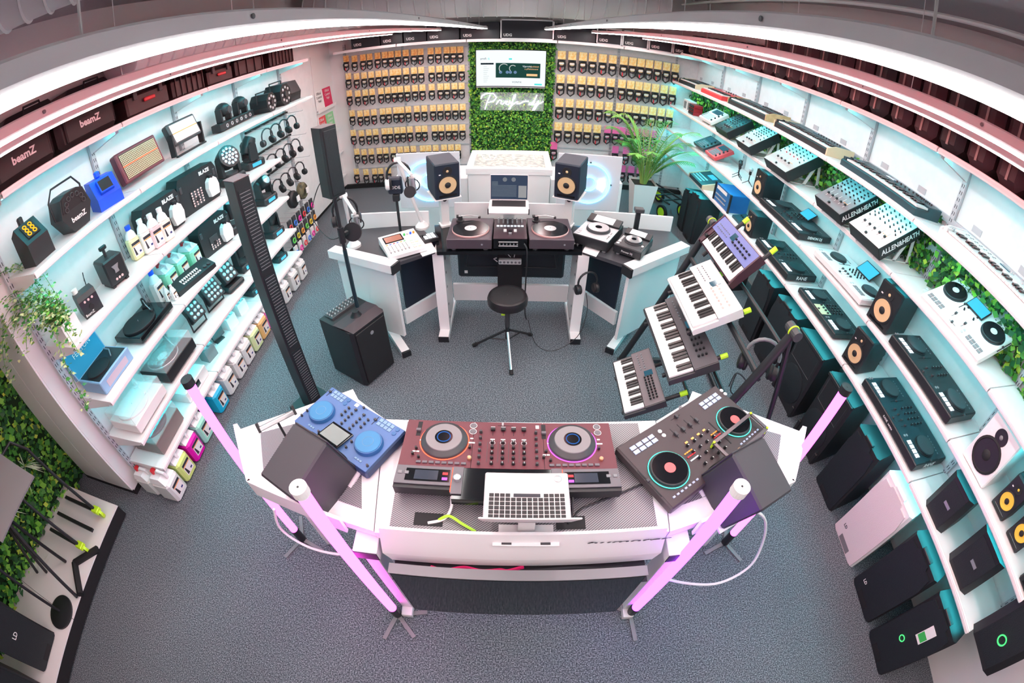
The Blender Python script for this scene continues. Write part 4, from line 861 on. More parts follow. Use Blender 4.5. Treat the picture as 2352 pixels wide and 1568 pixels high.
for x, y in grid(-.02, -.035, 3, 2, .033, .033) + [(.013, .03), (.046, .03)]: put('pbpad', lambda: G().box(-.014, .014, -.013, .013, 0, .005, .001).o('pad', PADW), 'pad', pb, (x, y, .035))
for x in (-.06, -.035): G().cyl((x, .02, .035), (x, .02, .05), .009, n=12).o('knob', BLACK, pb)
for lab, bx, by, top, cup in (('white microphone arm with pop shield and headphones at the desk corner', -1.33, 3.10, (-1.30, 3.0, 1.36), BLACK), ('white microphone arm with studio microphone in front of the blue neon disc', -.80, 3.42, (-.93, 3.32, 1.52), WHITEP)):
    t = thing('microphone_arm', lab, 'microphone stand', (bx, by, ZR))
    G().lathe([(.06, 0), (.06, .02), (.025, .06)], 20).o('base', WHITEP, t, True)
    tp = Vector(top) - Vector((bx, by, ZR)); e_ = Vector((tp.x + .16, tp.y - .22, tp.z - .06))
    G().tube([(0, 0, .05), tp], .016, 8).o('lower_arm', WHITEP, t, True); G().tube([tp, e_], .013, 8).o('upper_arm', WHITEP, t, True)
    G().cyl(tp - Vector((.025, 0, 0)), tp + Vector((.025, 0, 0)), .024, n=12).o('elbow', WHITEP, t)
    mc = G(T(*e_)).cyl((0, 0, -.02), (0, 0, -.15), .026, n=14).o('microphone', SILVER, t, True); G(T(*e_)).ring((0, 0, -.08), .055, .005, (0, 1, .2), n=20).o('shock_mount', BLACK, mc)
    G(T(e_.x, e_.y - .10, e_.z - .10) @ RX(radians(75))).cyl((0, 0, -.008), (0, 0, .008), .07 if cup is BLACK else .045, n=24).o('pop_shield', BLACK, mc)
headphones('black headphones hung on the desk-corner microphone arm', (-1.31, 3.0, 1.345), radians(20), BLACK, 1.25)
headphones('white and black headphones hung on the microphone arm by the neon disc', (-.93, 3.31, 1.505), radians(15), BLACK, 1.2, cup=WHITEP)
t = thing('desk_microphone', 'black square studio microphone with white lettering on a black stand', 'microphone', (-.975, 3.33, ZR))
G().cyl((0, 0, 0), (0, 0, .3), .012, n=10).o('stand', BLACK, t); G().box(-.03, .03, -.02, .02, .3, .36, .006).o('swivel', BLACK, t); G(T(0, 0, .44) @ RX(radians(8))).box(-.062, .062, -.03, .03, -.075, .075, .012).o('body', mat('navy_black_panel', (.01, .018, .035), .5), t); txt('RØDE', .04, t, PAPER, (0, -.033, .43), (radians(98), 0, 0))
# ---- monitors flanking the laptop
for lab, x, y, rz in (('black studio monitor with tan cone behind the white microphone arm', -.60, 3.47, 25), ('black studio monitor with tan cone in front of the rear blue neon disc', .47, 3.50, -22)):
    monitor('studio_monitor', lab, (x, y, 1.17), radians(rz), .21, .26, .31, TAN, rx=radians(4), body=mat('navy_black_panel', (.01, .018, .035), .5))
    s_ = thing('monitor_stand', lab.replace('black studio monitor with tan cone', 'white clamp stand under the monitor'), 'stand', (x, y, ZR), radians(rz))
    G().box(-.115, .115, -.14, .12, .295, .302).o('plate', WHITEP, s_); G().box(-.035, .035, -.02, .05, .0, .295, .004).o('post', WHITEP, s_); G().box(-.05, .05, -.05, .05, 0, .015).o('clamp', WHITEP, s_); G().cyl((.0, -.02, .25), (.0, -.026, .25), .018, n=14).o('knob', BLACK, s_)
lp2 = thing('laptop', 'open laptop with dark music software screen behind the battle mixer', 'laptop', (-.045, 3.34, 1.14), 0, rx=radians(10))
G().box(-.152, .152, -.20, .005, 0, .012, .004).o('base', ALU, lp2); G().box(-.135, .135, -.10, -.008, .012, .0135).o('keyboard', mat('black_laptop_key', (.02, .018, .02), .5), lp2); G().box(-.05, .05, -.19, -.115, .012, .0125).o('trackpad', MATS['pale_trackpad'], lp2)
sM = T(0, .004, .01) @ RX(radians(-22)); ls = G(sM).box(-.152, .152, 0, .006, 0, .21, .002).o('lid', ALU, lp2); G(sM).box(-.148, .148, -.001, 0, .006, .206).o('display', mat('dark_software_screen', (.01, .012, .016), .15, emit=(.05, .1, .2), es=.3), ls)
g = G(sM)
for i in range(9): g.box(-.14, .06, -.0016, -.001, .03 + i*.011, .0345 + i*.011)
for i in range(6): g.box(-.14, -.09, -.002, -.0016, .12 + i*.006, .123 + i*.006)
g.mt(1).box(.075, .14, -.0016, -.001, .02, .12); g.mt(2)
for s in (-1, 1): g.cyl((s*.035, -.001, .17), (s*.035, -.0018, .17), .018, n=16)
g.o('software_rows', [em('grey_software_rows', (.25, .3, .36), .5), em('grey_software_panel', (.5, .5, .52), .5), em('software_decks', (.3, .32, .36), .5)], ls)
s_ = thing('laptop_stand', 'white laptop stand on the rear desk behind the battle mixer', 'stand', (-.045, 3.36, ZR)); G().box(-.13, .13, -.1, .1, 0, .006).o('foot_plate', WHITEP, s_); G().box(-.045, .045, .02, .04, .006, .275).o('riser', WHITEP, s_); G().box(-.16, .16, -.22, .04, .255, .262).o('tray', WHITEP, s_)
for x in (-.158, .158): G().box(x - .004, x + .004, -.226, -.21, .25, .295).o('hook', BLACK, s_)
t = thing('phone_stand', 'black telescopic phone stand behind the small media player', 'stand', (1.03, 3.30, ZR)); G().box(-.06, .06, -.06, .06, 0, .012, .004).o('foot', BLACK, t); G().box(-.02, .02, -.015, .015, .012, .26, .003).o('post', BLACK, t); G(T(0, -.01, .28)).box(-.04, .04, -.035, .03, -.02, .015, .005).o('clamp', DARK, t)
headphones('black headphones hanging on the inner leg of the rear desk', (.60, 2.94, .72), radians(15), BLACK, 1.05)
cable('thin black headphone lead drooping from the rear desk to the floor', [(.60, 2.94, .52), (.62, 2.90, .35), (.55, 2.82, .15), (.35, 2.75, .05), (.2, 2.78, .1), (.13, 2.85, .3)], .003, BLACK)
# ---- drum stool
ds = thing('drum_stool', 'black round drum stool with tripod legs', 'stool', (-.04, 2.80, 0))
G().lathe([(.14, .50), (.158, .51), (.16, .55), (.15, .575), (.128, .58)], 36).o('seat', mat('black_vinyl_seat', (.016, .014, .016), .35), ds, True); G().lathe([(.128, .5805), (.112, .583), (.005, .584)], 36, cap=False).o('seat_fabric', BLACKM, ds, True)
G().cyl((0, 0, .14), (0, 0, .50), .017, n=12).o('post', BLACK, ds); G().cyl((0, 0, .27), (0, 0, .42), .022, n=12).o('sleeve', DARK, ds); G().cyl((-.05, 0, .39), (-.02, 0, .39), .012, n=10).o('height_knob', NEONG, ds)
for a in (278, 170, 45):
    c, s = cos(radians(a)), sin(radians(a)); L = G().tube([(c*.02, s*.02, .22), (c*.29, s*.29, .015)], .011, 8).o('leg', BLACK if a != 278 else SILVER, ds, True); G().tube([(c*.02, s*.02, .12), (c*.17, s*.17, .115)], .006, 6).o('brace', BLACK, ds)
    G().cyl((c*.27, s*.27, .03), (c*.30, s*.30, .006), .017, n=10).o('rubber_foot', BLACKM, L)
# ---- white counter with glass showcase and neon disc boards
ct = thing('counter', 'white sales counter with glass showcase top behind the rear desk', 'counter', (-.07, 4.6, 0))
G().box(-.45, .46, .05, .80, 0, .93, .004).o('centre_body', SHELF, ct); G().box(-1.33, -.46, .12, .62, 0, .86, .004).o('left_body', SHELF, ct); G().box(.47, 1.30, .12, .62, 0, .86, .004).o('right_body', SHELF, ct)
G().box(-.47, .48, .04, .82, .93, .965, .003).o('showcase_frame', SHELF, ct); G().box(-.40, .41, .14, .74, .966, .97).o('showcase_floor', mat('showcase_goods', (.25, .3, .27), .4, noise=(22, (.75, .6, .5), .45, .55)), ct)
for x0, x1, y0, y1 in ((-.47, -.40, .04, .82), (.41, .48, .04, .82), (-.40, .41, .04, .12), (-.40, .41, .76, .82)): G().box(x0, x1, y0, y1, .965, 1.0).o('showcase_rim', SHELF, ct)
G().box(-.41, .42, .11, .77, .998, 1.003).o('glass_top', GLASS, ct)
NB = em('blue_neon', (.12, .6, 1.0), 5.0)
for lab, x0, x1, s in (('white board with glowing blue neon disc behind the microphone arms', -1.20, -.555, -1), ('white board with glowing blue neon disc behind the players', .43, 1.075, 1)):
    t = thing('neon_sign', lab, 'neon sign', ((x0 + x1)/2, 4.25, .70), 0, 'blue neon disc boards')
    G().box(-.325, .325, 0, .02, 0, .61, .003).o('board', mat('pale_grey_board', (.66, .64, .67), .5), t)
    G().ring((0, -.015, .30), .215, .008, (0, 1, 0), n=48).o('outer_ring', NB, t)
    G().ring((0, -.015, .30), .075, .007, (0, 1, 0), n=28).o('inner_ring', NB, t)
    for k, r in enumerate((.105, .135, .165)): G().ring((0, -.015, .30), r, .006, (0, 1, 0), n=14, a0=radians(200 if s < 0 else 20), a1=radians(255 if s < 0 else 75)).o('groove_arc', em('white_blue_neon', (.7, .9, 1), 4.0), t)
    for x, z in ((0, .53), (-.23, .3), (.23, .3)): G().box(x - .008, x + .008, -.02, 0, z - .005, z + .005).o('clip', DARK, t)
tag(G().lathe([(.09, 0), (.11, .01), (.11, .06), (.09, .07)], 24, (-.15, 5.9, .74)).cyl((-.15, 5.9, 0), (-.15, 5.9, .74), .02, n=10).lathe([(.17, 0), (.15, .02), (.03, .04)], 20, (-.15, 5.9, 0)).o('bar_stool', BLACK, None, True), 'black round stool top peeking over the showcase', 'stool')
# ---- column loudspeakers
cs = thing('column_speaker', 'tall slim black column loudspeaker leaning in front of the lighting-gear shelves', 'speaker', (-1.575, 2.10, 0), radians(62))
CGR = mat('black_perforated_grille', (.010, .014, .018), .5, bump=(240, .4))
G().box(-.055, .055, -.07, .07, .02, 1.88, .006).o('column', BLACK, cs); G().box(-.15, .15, -.15, .15, 0, .03, .006).o('base', BLACK, cs)
for z0, z1 in ((.12, .62), (.66, 1.24), (1.28, 1.82)):
    gr = G().box(-.043, .043, -.074, -.07, z0, z1).o('grille', CGR, cs); q = G()
    for k in range(int((z1 - z0)/.022)): q.box(-.036, .036, -.0748, -.074, z0 + .01 + k*.022, z0 + .014 + k*.022)
    q = q.o('slots', GREY, gr)
G().box(-.056, .056, -.071, .071, 1.88, 1.884).o('top_cap', mat('brown_grey_cap', (.16, .11, .12), .4), cs)
sb = thing('subwoofer', 'black subwoofer with top-mounted mixer and pole at the desk corner', 'speaker', (-1.245, 2.57, 0), radians(59))
G().prism([(-.16, -.20), (-.18, -.17), (-.19, .19), (.19, .19), (.18, -.17), (.16, -.20)], .015, .55).o('cabinet', BLACK, sb); G().box(-.15, .15, -.212, -.2, .03, .53, .004).o('grille', BLACKM, sb); G().add([(-.16, -.20, .55), (.16, -.20, .55), (.18, -.10, .565), (-.18, -.10, .565), (-.19, .19, .53), (.19, .19, .53), (-.16, -.2, .54), (.16, -.2, .54)], [(0, 1, 2, 3), (3, 2, 5, 4)]).o('sloped_top', mat('plum_grey_top', (.05, .035, .042), .45), sb)
G(T(0, .12, .552) @ RX(radians(-8))).box(-.14, .14, -.05, .06, -.02, .012, .003).o('mixer_panel', DARK, sb); knobs([(-.12 + i*.034, .10 + j*.03, .566) for i in range(8) for j in range(3)], LSILV, sb, r=.006, h=.012)
G().cyl((0, -.205, .46), (0, -.214, .46), .017, n=16).o('badge', SILVER, sb); G().lathe([(.05, 0), (.03, .03), (.025, .05)], 16, (0, -.06, .555)).o('pole_socket', BLACK, sb, True)
p_ = thing('satellite_speaker', 'slim black satellite loudspeaker on a pole above the subwoofer', 'speaker', (-1.195, 2.60, .60), radians(59))
G().cyl((0, 0, 0), (0, 0, .50), .016, n=12).o('lower_pole', mat('blue_black_tube', (.012, .03, .04), .35), p_); G().cyl((0, 0, .48), (0, 0, .93), .013, n=12).o('upper_pole', BLACK, p_); G().cyl((0, 0, .56), (0, 0, .68), .024, n=12).o('clamp', BLACK, p_); G().box(.02, .06, -.012, .012, .60, .63, .004).o('clamp_lever', BLACK, p_)
G().prism([(-.055, -.06), (.055, -.06), (.06, -.04), (.055, .06), (-.055, .06), (-.06, -.04)], .92, 1.40).o('cabinet', BLACK, p_); G().box(-.048, .048, -.066, -.06, .94, 1.38, .003).o('grille', CGR, p_); G().prism([(-.055, -.06), (.055, -.06), (.06, -.04), (.055, .06), (-.055, .06), (-.06, -.04)], 1.40, 1.403).o('top_face', MATS['plum_grey_top'], p_)
cable('black speaker lead hanging from the satellite pole', [(-1.20, 2.62, 1.2), (-1.35, 2.70, 1.15), (-1.55, 2.9, 1.25), (-1.5, 3.0, 1.45), (-1.3, 2.8, 1.6)], .004, BLACK)
# ================================================================ left wall: lighting gear, turntables, fluids
Q = radians(90)
def lw(y, x=-2.56): return (x, y)
z1, z2, z3, z4, z5 = [z + .0005 for z in LZ[1:]]
t = thing('bubble_machine', 'black bubble machine with glowing orange rings on its face', 'bubble machine', (-2.63, 1.29, z1), Q)
G().ext([(-.09, 0), (.09, 0), (.09, .20), (.02, .24), (-.09, .13)], -.085, .085).o('body', BLACK, t); G(T(0, -.035, .19) @ RX(radians(45))).box(-.05, .05, -.05, .055, 0, .004).o('ring_panel', BLACKM, t)
for x in (-.022, .022):
    for y in (-.03, .0, .03): G(T(0, -.035, .196) @ RX(radians(45))).ring((x, y, 0), .012, .004, n=14).o('orange_ring', em('orange_ring_glow', (1, .45, .02), 1.2), t)
G().box(-.02, .02, .04, .07, .22, .28, .008).o('knob', BLACK, t)
t = thing('bubble_machine', 'black hexagonal bubble machine with hoop handle and white lettering', 'bubble machine', (-2.62, 1.63, z1), Q)
G(T(0, .08, .125) @ RX(pi/2)).prism([(-.07, -.12), (.07, -.12), (.13, -.01), (.10, .10), (.05, .12), (-.05, .12), (-.10, .10), (-.13, -.01)], 0, .16).o('body', BLACK, t); G(T(0, -.081, .16) @ RX(pi/2)).prism([(-.11, -.02), (.11, -.02), (.09, .065), (.04, .08), (-.04, .08), (-.09, .065)], 0, .003).o('grid_opening', BLACKM, t)
for i in range(7): G().ring((.075*cos(pi*i/6), -.086, .15 + .065*sin(pi*i/6)), .014, .003, (0, 1, 0), n=12).o('wand_ring', DARK, t)
G().tube([(-.135, 0, .12), (-.14, 0, .24), (-.09, 0, .31), (.09, 0, .31), (.14, 0, .24), (.135, 0, .12)], .007).o('handle', BLACK, t, True); txt('beamZ', .045, t, PAPER, (0, -.082, .075), (pi/2, 0, 0), bold=.001)
t = thing('bubble_machine', 'bright blue bubble machine with square black opening', 'bubble machine', (-2.60, 1.93, z1), radians(72))
G().ext([(-.1, 0), (.1, 0), (.1, .2), (-.02, .2), (-.1, .08)], -.095, .095).o('body', BLUE, t); G(T(0, -.06, .14) @ RX(radians(56))).box(-.055, .055, -.05, .05, -.01, .03, .004).o('opening_frame', BLUE, t); G(T(0, -.06, .14) @ RX(radians(56))).box(-.045, .045, -.04, .04, .03, .031).o('opening', BLACKM, t); G().box(-.02, .02, .02, .06, .2, .245, .008).o('handle', BLUE, t)
t = thing('led_strobe', 'maroon framed led strobe panel with rows of warm leds', 'strobe light', (-2.66, 2.42, z1), Q)
S0 = T(0, .02, .03) @ RX(radians(-14)); G(S0).box(-.23, .23, -.04, .04, 0, .24, .01).o('housing', mat('maroon_housing', (.13, .02, .035), .4), t); G(S0).box(-.20, .20, -.042, -.04, .02, .22).o('led_field', mat('dark_led_field', (.05, .03, .02), .5), t)
g = G(S0)
for r in range(15):
    for c in range(26): g.box(-.195 + c*.0154, -.186 + c*.0154, -.0445, -.042, .025 + r*.0127, .033 + r*.0127)
o_ = g.o('leds', mat('pale_led', (.85, .7, .42), .4), t); o_['kind'] = 'stuff'; G(S0).box(-.20, .20, -.0455, -.0445, .118, .126).o('red_led_bar', em('red_led_bar', (1, .12, .06), 1.5), t)
t = thing('led_strobe', 'dark framed wide strobe floodlight on a floor bracket', 'strobe light', (-2.68, 3.0, z1), Q)
S0 = T(0, 0, .09) @ RX(radians(-18)); G(S0).box(-.19, .19, -.04, .04, 0, .2, .012).o('housing', DARK, t); G(S0).box(-.165, .165, -.042, -.04, .02, .18).o('reflector', mat('pale_pink_reflector', (.82, .74, .72), .3), t); G(S0).box(-.165, .165, -.044, -.042, .095, .102).o('centre_tube', ORANGE, t)
for s in (-1, 1): G().box(s*.2 - .008, s*.2 + .008, -.03, .03, .01, .2).o('bracket_arm', BLACK, t)
G().box(-.2, .2, -.05, -.02, 0, .014).o('bracket_bar', BLACK, t)
t = thing('moving_light_bar', 'black light bar with two moving heads and a row of lenses', 'stage light', (-2.72, 3.80, z1), Q)
G().box(-.31, .31, -.06, .06, .01, .085, .006).o('bar', BLACK, t)
for i in range(6): G().ring((-.2 + i*.085, -.062, .045), .015, .005, (0, 1, 0), n=14).o('lens_ring', LSILV, t)
for s in (-1, 1):
    for q in (-1, 1): G().box(s*.15 + q*.075 - .012, s*.15 + q*.075 + .012, -.04, .04, .085, .22, .006).o('yoke_arm', BLACK, t)
    h_ = G(T(s*.15, 0, .2)).sph((0, 0, 0), .075, 14, 8, .9, 1.15, .95).o('head', BLACK, t, True); G(T(s*.15, -.08, .19) @ RX(pi/2)).lathe([(.04, -.01), (.036, .008), (.02, .01)], 16).o('lens', DARK, h_, True)
def derby(label, y, r, x=-2.64):
    t = thing('effect_light', label, 'effect light', (x, y, z1), Q); P8 = [(r*cos(radians(22.5 + 45*i)), r*sin(radians(22.5 + 45*i))) for i in range(8)]
    G(T(0, .1, r*.93) @ RX(pi/2)).prism(P8, 0, .22).o('housing', BLACK, t)
    for i in range(8): G(T(r*.6*cos(i*.785), -.122, r*.93 + r*.6*sin(i*.785)) @ RX(pi/2)).lathe([(.017, 0), (.014, .006), (.004, .009)], 10).o('lens', LSILV, t, True)
    G().cyl((0, -.12, r*.93), (0, -.135, r*.93), r*.25, n=18).o('hub', DARK, t); G().tube([(-r*.98, 0, r), (-r*.98, 0, 2.1*r), (r*.98, 0, 2.1*r), (r*.98, 0, r)], .008, 6).o('bracket', BLACK, t)
derby('black eight-sided effect light with hoop bracket, nearest the light bar', 4.27, .11); derby('larger black eight-sided effect light in the middle of three', 4.60, .135)
t = thing('effect_light', 'angular black effect light at the far end of the second shelf', 'effect light', (-2.66, 4.90, z1), Q); G().ext([(-.1, 0), (.1, 0), (.12, .12), (.1, .24), (-.06, .24), (-.12, .10)], -.13, .13).o('housing', BLACK, t); G().tube([(-.13, -.05, .02), (-.19, -.1, .06), (-.17, -.1, .14), (-.13, -.05, .17)], .009).o('bracket', BLACK, t)
# ---- second gear row
t = thing('fog_machine', 'tall black haze machine with handle and three round buttons', 'fog machine', (-2.66, 1.79, z2), radians(75)); G().box(-.085, .085, -.1, .1, .015, .20, .012).o('body', BLACK, t)
for s in (-1, 1): G().box(s*.06 - .012, s*.06 + .012, -.09, .09, 0, .015).o('foot', BLACK, t)
G().tube([(0, 0, .2), (0, 0, .25)], .012).box(-.03, .03, -.015, .015, .25, .28, .006).o('valve_handle', BLACK, t)
for i in (-1, 0, 1): G().cyl((i*.025, -.1, .05), (i*.025, -.105, .05), .009, n=12).o('button', mat('pink_button', (.75, .5, .5), .4), t)
G(T(0, -.102, .12) @ RX(pi/2)).prism([(-.03, .025), (.03, .025), (.015, -.005), (.018, -.03), (-.018, -.03), (-.015, -.005)], 0, .004).o('nozzle', SILVER, t)
t = thing('fog_machine', 'small black fog machine with white tank cap beside the ivy', 'fog machine', (-2.62, 1.47, z2), radians(68)); G().ext([(-.08, 0), (.1, 0), (.1, .12), (.06, .15), (-.06, .15), (-.08, .12)], -.072, .072).o('body', BLACK, t); G().cyl((-.045, .05, .15), (-.045, .05, .18), .022, n=14).o('tank_cap', WHITEP, t)
for i in (-1, 0, 1): G().cyl((i*.03, -.08, .105), (i*.03, -.085, .105), .008, n=10).o('button', MATS['pink_button'], t)
G().cyl((0, -.08, .055), (0, -.09, .055), .018, n=16).o('nozzle', BLACKM, t); txt('BeamZ', .025, t, PAPER, (-.03, -.081, .02), (pi/2, 0, 0)); G().tube([(.05, .1, .1), (.07, .16, .16), (.08, .17, .2), (.06, .12, .16)], .004).o('cord', BLACK, t)
iv = thing('potted_ivy', 'trailing variegated ivy in a white wooden box at the shelf end', 'plant', (-2.62, 1.23, z2), Q)
for x0, x1, y0, y1 in ((-.07, .07, -.08, -.07), (-.07, .07, .07, .08), (-.07, -.06, -.07, .07), (.06, .07, -.07, .07)): G().box(x0, x1, y0, y1, 0, .12).o('box_board', WHITEP, iv)
G().box(-.06, .06, -.07, .07, .09, .1).o('soil', mat('dark_soil', (.03, .02, .015), .9), iv)
IVM = [mat('ivy_green', (.05, .24, .04), .5), mat('ivy_cream', (.5, .6, .3), .5), mat('ivy_lime', (.25, .5, .06), .5)]; q = random.Random(5); g = G(); g2 = G()
for k in range(26):
    p = Vector((q.uniform(-.06, .05), q.uniform(-.06, .06), .12)); v = Vector((q.uniform(-.28, .05), q.uniform(-.25, .25), q.uniform(.2, .9))); L_ = q.choice((10, 14, 22, 34)); pts = [p.copy()]
    for i in range(L_):
        p = p + v*.025; v.z -= .11; v.x -= .004; v = v.normalized()*.9; p.x = min(p.x, .03 if p.z < .1 else .2)
        if p.z < .11: p.x = min(p.x, -.085)
        pts.append(p.copy())
        for _ in range(3):
            c = p + Vector((q.gauss(0, .02), q.gauss(0, .02), q.gauss(0, .015))); a = q.random()*6.28; d = Vector((cos(a), sin(a), q.uniform(-.7, .2))).normalized(); e = d.cross(Vector((q.uniform(-.5, .5), q.uniform(-.5, .5), 1))).normalized(); s = q.uniform(.02, .036); g.cur = q.choice((0, 0, 1, 1, 2))
            g.add([c, c + d*s*.3 - e*s*.55, c + d*s*.6 - e*s*.25, c + d*s, c + d*s*.6 + e*s*.25, c + d*s*.3 + e*s*.55], [(0, 1, 2, 3, 4, 5)])
    g2.tube(pts, .0018, 4)
o_ = g.o('leaves', IVM, iv); o_['kind'] = 'stuff'; o_ = g2.o('vines', IVM[0], iv); o_['kind'] = 'stuff'
for lab, p, f, c in (('pale yellow fluid bottle with blue cap and starburst label', (-2.673, 2.095), (.80, .82, .45), BLUE), ('white fluid bottle with white cap beside the yellow one', (-2.612, 2.175), (.82, .82, .78), WHITEP), ('pink fluid bottle with white cap', (-2.56, 2.245), (.85, .6, .62), WHITEP), ('cream fluid bottle with white cap nearest the fog jet', (-2.533, 2.335), (.84, .80, .70), WHITEP)): bottle(lab, (p[0] - .02, p[1], z2), radians(75), f, c, 1.1)
def blaze(label, loc, rz, w_, h_, dots):
    t = thing('fog_jet', label, 'fog machine', loc, rz); D = .16
    G(T(0, D/2, h_/2) @ RX(pi/2)).prism([(-w_/2, -h_/2 + .03), (-w_/2 + .03, -h_/2), (w_/2 - .03, -h_/2), (w_/2, -h_/2 + .03), (w_/2, h_/2 - .06), (w_/2 - .03, h_/2), (-w_/2 + .03, h_/2), (-w_/2, h_/2 - .06)], 0, D).o('housing', BLACK, t)
    txt('BLAZE', .045, t, PAPER, (w_*.2, -D/2 - .001, h_*.85), (pi/2, 0, 0), bold=.0015); G(T(0, -D/2 - .003, 0)).box(-w_*.24, w_*.02, -.004, 0, h_*.1, h_*.52, .003).o('nozzle_plate', DARK, t)
    for i in range(dots): G().cyl((-w_*.22 + (i % 4)*w_*.08, -D/2 - .007, h_*(.15 + .07*(i//4))), (-w_*.22 + (i % 4)*w_*.08, -D/2 - .011, h_*(.15 + .07*(i//4))), .008, n=8).o('led', mat('pink_led', (.8, .6, .58), .3), t)
    G().cyl((-w_*.11, -D/2 - .006, h_*.28), (-w_*.11, -D/2 - .014, h_*.28), .02, n=14).o('nozzle', BLACKM, t); j = G(T(w_*.27, -D/2 - .02, h_*.38) @ RX(pi/2)).prism([(-.05, -.08), (.05, -.08), (.065, 0), (.05, .06), (.02, .085), (-.02, .085), (-.05, .06), (-.065, 0)], -.02, .03).o('fluid_tank', mat('milky_tank', (.8, .82, .82), .4), t); G().cyl((w_*.27, -D/2 - .03, h_*.38 + .08), (w_*.27, -D/2 - .03, h_*.38 + .11), .022, n=12).o('tank_cap', BLACK, j)
    for s in (-1, 1): G().box(s*w_*.43 - .014, s*w_*.43 + .014, -D/2 - .006, -D/2, h_*.62, h_*.80, .003).o('latch', DARK, t)
blaze('black fog jet with white tank behind the fluid bottles', (-2.71, 2.45, z2), radians(82), .42, .30, 4); blaze('large black fog jet with rows of pink leds and white tank', (-2.70, 2.95, z2), radians(80), .48, .33, 24); blaze('black fog jet behind the green canisters row', (-2.70, 2.99, z3), radians(78), .40, .30, 12)
moving_head('moving_head', 'black wash moving head with round many-lens face', (-2.66, 3.47, z2), radians(70), 1.15, radians(-25), MATS.get('lens_glass'), 0, None, 1); moving_head('moving_head', 'black moving head turned sideways at the end of the third shelf', (-2.68, 3.90, z2), radians(70), 1.1, radians(-60), turn=radians(80))
# ---- third gear row
t = thing('suitcase_turntable', 'blue suitcase record player with open lid', 'turntable', (-2.67, 1.35, z3), Q); FB = mat('pale_blue_case', (.25, .42, .62), .5); FT = mat('teal_blue_lining', (.02, .28, .48), .6)
G().box(-.175, .175, -.145, .13, 0, .10, .006).o('case', FB, t); G().box(-.16, .16, -.13, .12, .1, .102).o('deck', BLACK, t); G().box(-.12, .12, -.147, -.145, .02, .07, .001).o('speaker_cloth', mat('mauve_cloth', (.5, .42, .5), .8), t)
L0 = T(0, .135, .09) @ RX(radians(-12)); l_ = G(L0).box(-.175, .175, 0, .05, 0, .25, .004).o('lid', FB, t); G(L0).box(-.165, .165, -.002, 0, .01, .24).o('lid_lining', FT, l_); o2 = txt('FENTON', .05, t, PAPER, (0, 0, 0)); o2.matrix_local = L0 @ T(0, -.004, .14) @ RX(pi/2)
G().lathe([(.1, 0), (.1, .012), (.02, .013)], 30, (-.05, -.01, .102)).o('platter', BLACKM, t, True); G().tube([(.12, .09, .125), (.11, .0, .128), (.06, -.07, .12)], .005).o('tonearm', SILVER, t)
turntable('turntable', 'slim black turntable with black mat on the fourth shelf', (-2.67, 1.855, z3), Q, .42, .33, .07, BLACKG, BLACKM, None, arm='right')
turntable('turntable', 'white turntable under a clear dust cover at the shelf end', (-2.63, 1.385, z4), Q, .40, .33, .10, WHITEP, WHITEP, None, True, 'right', armm=WHITEP); turntable('turntable', 'black turntable with silver platter rim under a clear dust cover', (-2.64, 1.875, z4), Q, .41, .33, .11, BLACK, SILVER, BLACKG, True, 'right')
turntable('record_player', 'wooden stereo record player with smoked cover on the lowest shelf', (-2.65, 1.415, z5), Q, .36, .32, .13, mat('grey_wood_cabinet', (.22, .18, .17), .5), BLACKM, REC, True, 'right', feet=.008)
t = thing('media_box', 'white flat media player box on the lowest shelf beside the record player', 'box', (-2.66, 1.92, z5), Q); G().box(-.17, .17, -.15, .15, 0, .11, .008).o('body', WHITEP, t); G().box(-.03, .03, -.152, -.15, .03, .08).o('display', BLACKG, t); G().box(-.06, .04, -.05, 0, .11, .125, .004).o('remote', BLACK, t)
bottle('clear fluid bottle with blue cap at the foot of the green canisters', (-2.74, 2.18, z3), Q, (.80, .74, .72), BLUE, 1.15)
for i, (x, y) in enumerate(((-2.65, 2.175), (-2.585, 2.19))): bottle(f'small white dropper bottle in front of the lighting desk, {ORD[i]} from the wall', (x, y, z3), Q, (.84, .84, .82), WHITEP, .55)
for i, (x, y) in enumerate(((-2.76, 2.34), (-2.75, 2.50), (-2.74, 2.68))): jerrycan(f'mint green canister with red cap behind the lighting desk, {ORD[i]} from the bottles', (x, y, z3), Q, 'mint', (.32, .82, .58), .85, RED, 'mint canisters on the fourth shelf')
t = thing('lighting_desk', 'black dmx lighting desk with a row of faders', 'controller', (-2.575, 2.45, z3), radians(76)); G().ext([(-.075, 0), (.075, 0), (.075, .085), (-.075, .04)], -.22, .22).o('case', BLACK, t); LM = T(0, -.075, .0405) @ RX(atan2(.045, .15))
for i in range(9): G(LM).box(-.12 + i*.024 - .008, -.12 + i*.024 + .008, .03, .10, 0, .001).o('fader_lane', PAPER, t); G(LM).box(-.12 + i*.024 - .005, -.12 + i*.024 + .005, .05, .065, .001, .012).o('fader', BLACK, t)
for i in (0, 1): G(LM).cyl((.13 + i*.045, .04, 0), (.13 + i*.045, .04, .01), .017, n=16).o('dial', DARK, t)
rects([(-.2 + i*.018, .06 + j*.02, .012, .01, .065) for i in range(3) for j in range(3)], PAPER, t, 'buttons')
for lab, y, z, s, hd in (('black moving head behind the column speaker, fourth shelf', 3.32, z3, 1.0, -80), ('black moving head with pale lens beyond the column speaker, fourth shelf', 3.98, z3, 1.05, -30), ('black moving head upright behind the column speaker, fifth shelf', 3.27, z4, 1.0, -85), ('black beam moving head with teal top beyond the column speaker, fifth shelf', 3.97, z4, 1.0, -70), ('black moving head base behind the column speaker, lowest shelf', 3.28, z5, .9, -80), ('small black moving head at the far end of the lowest shelf', 3.93, z5, .85, -80)): moving_head('moving_head', lab, (-2.66, y, z), radians(80), s, radians(hd))
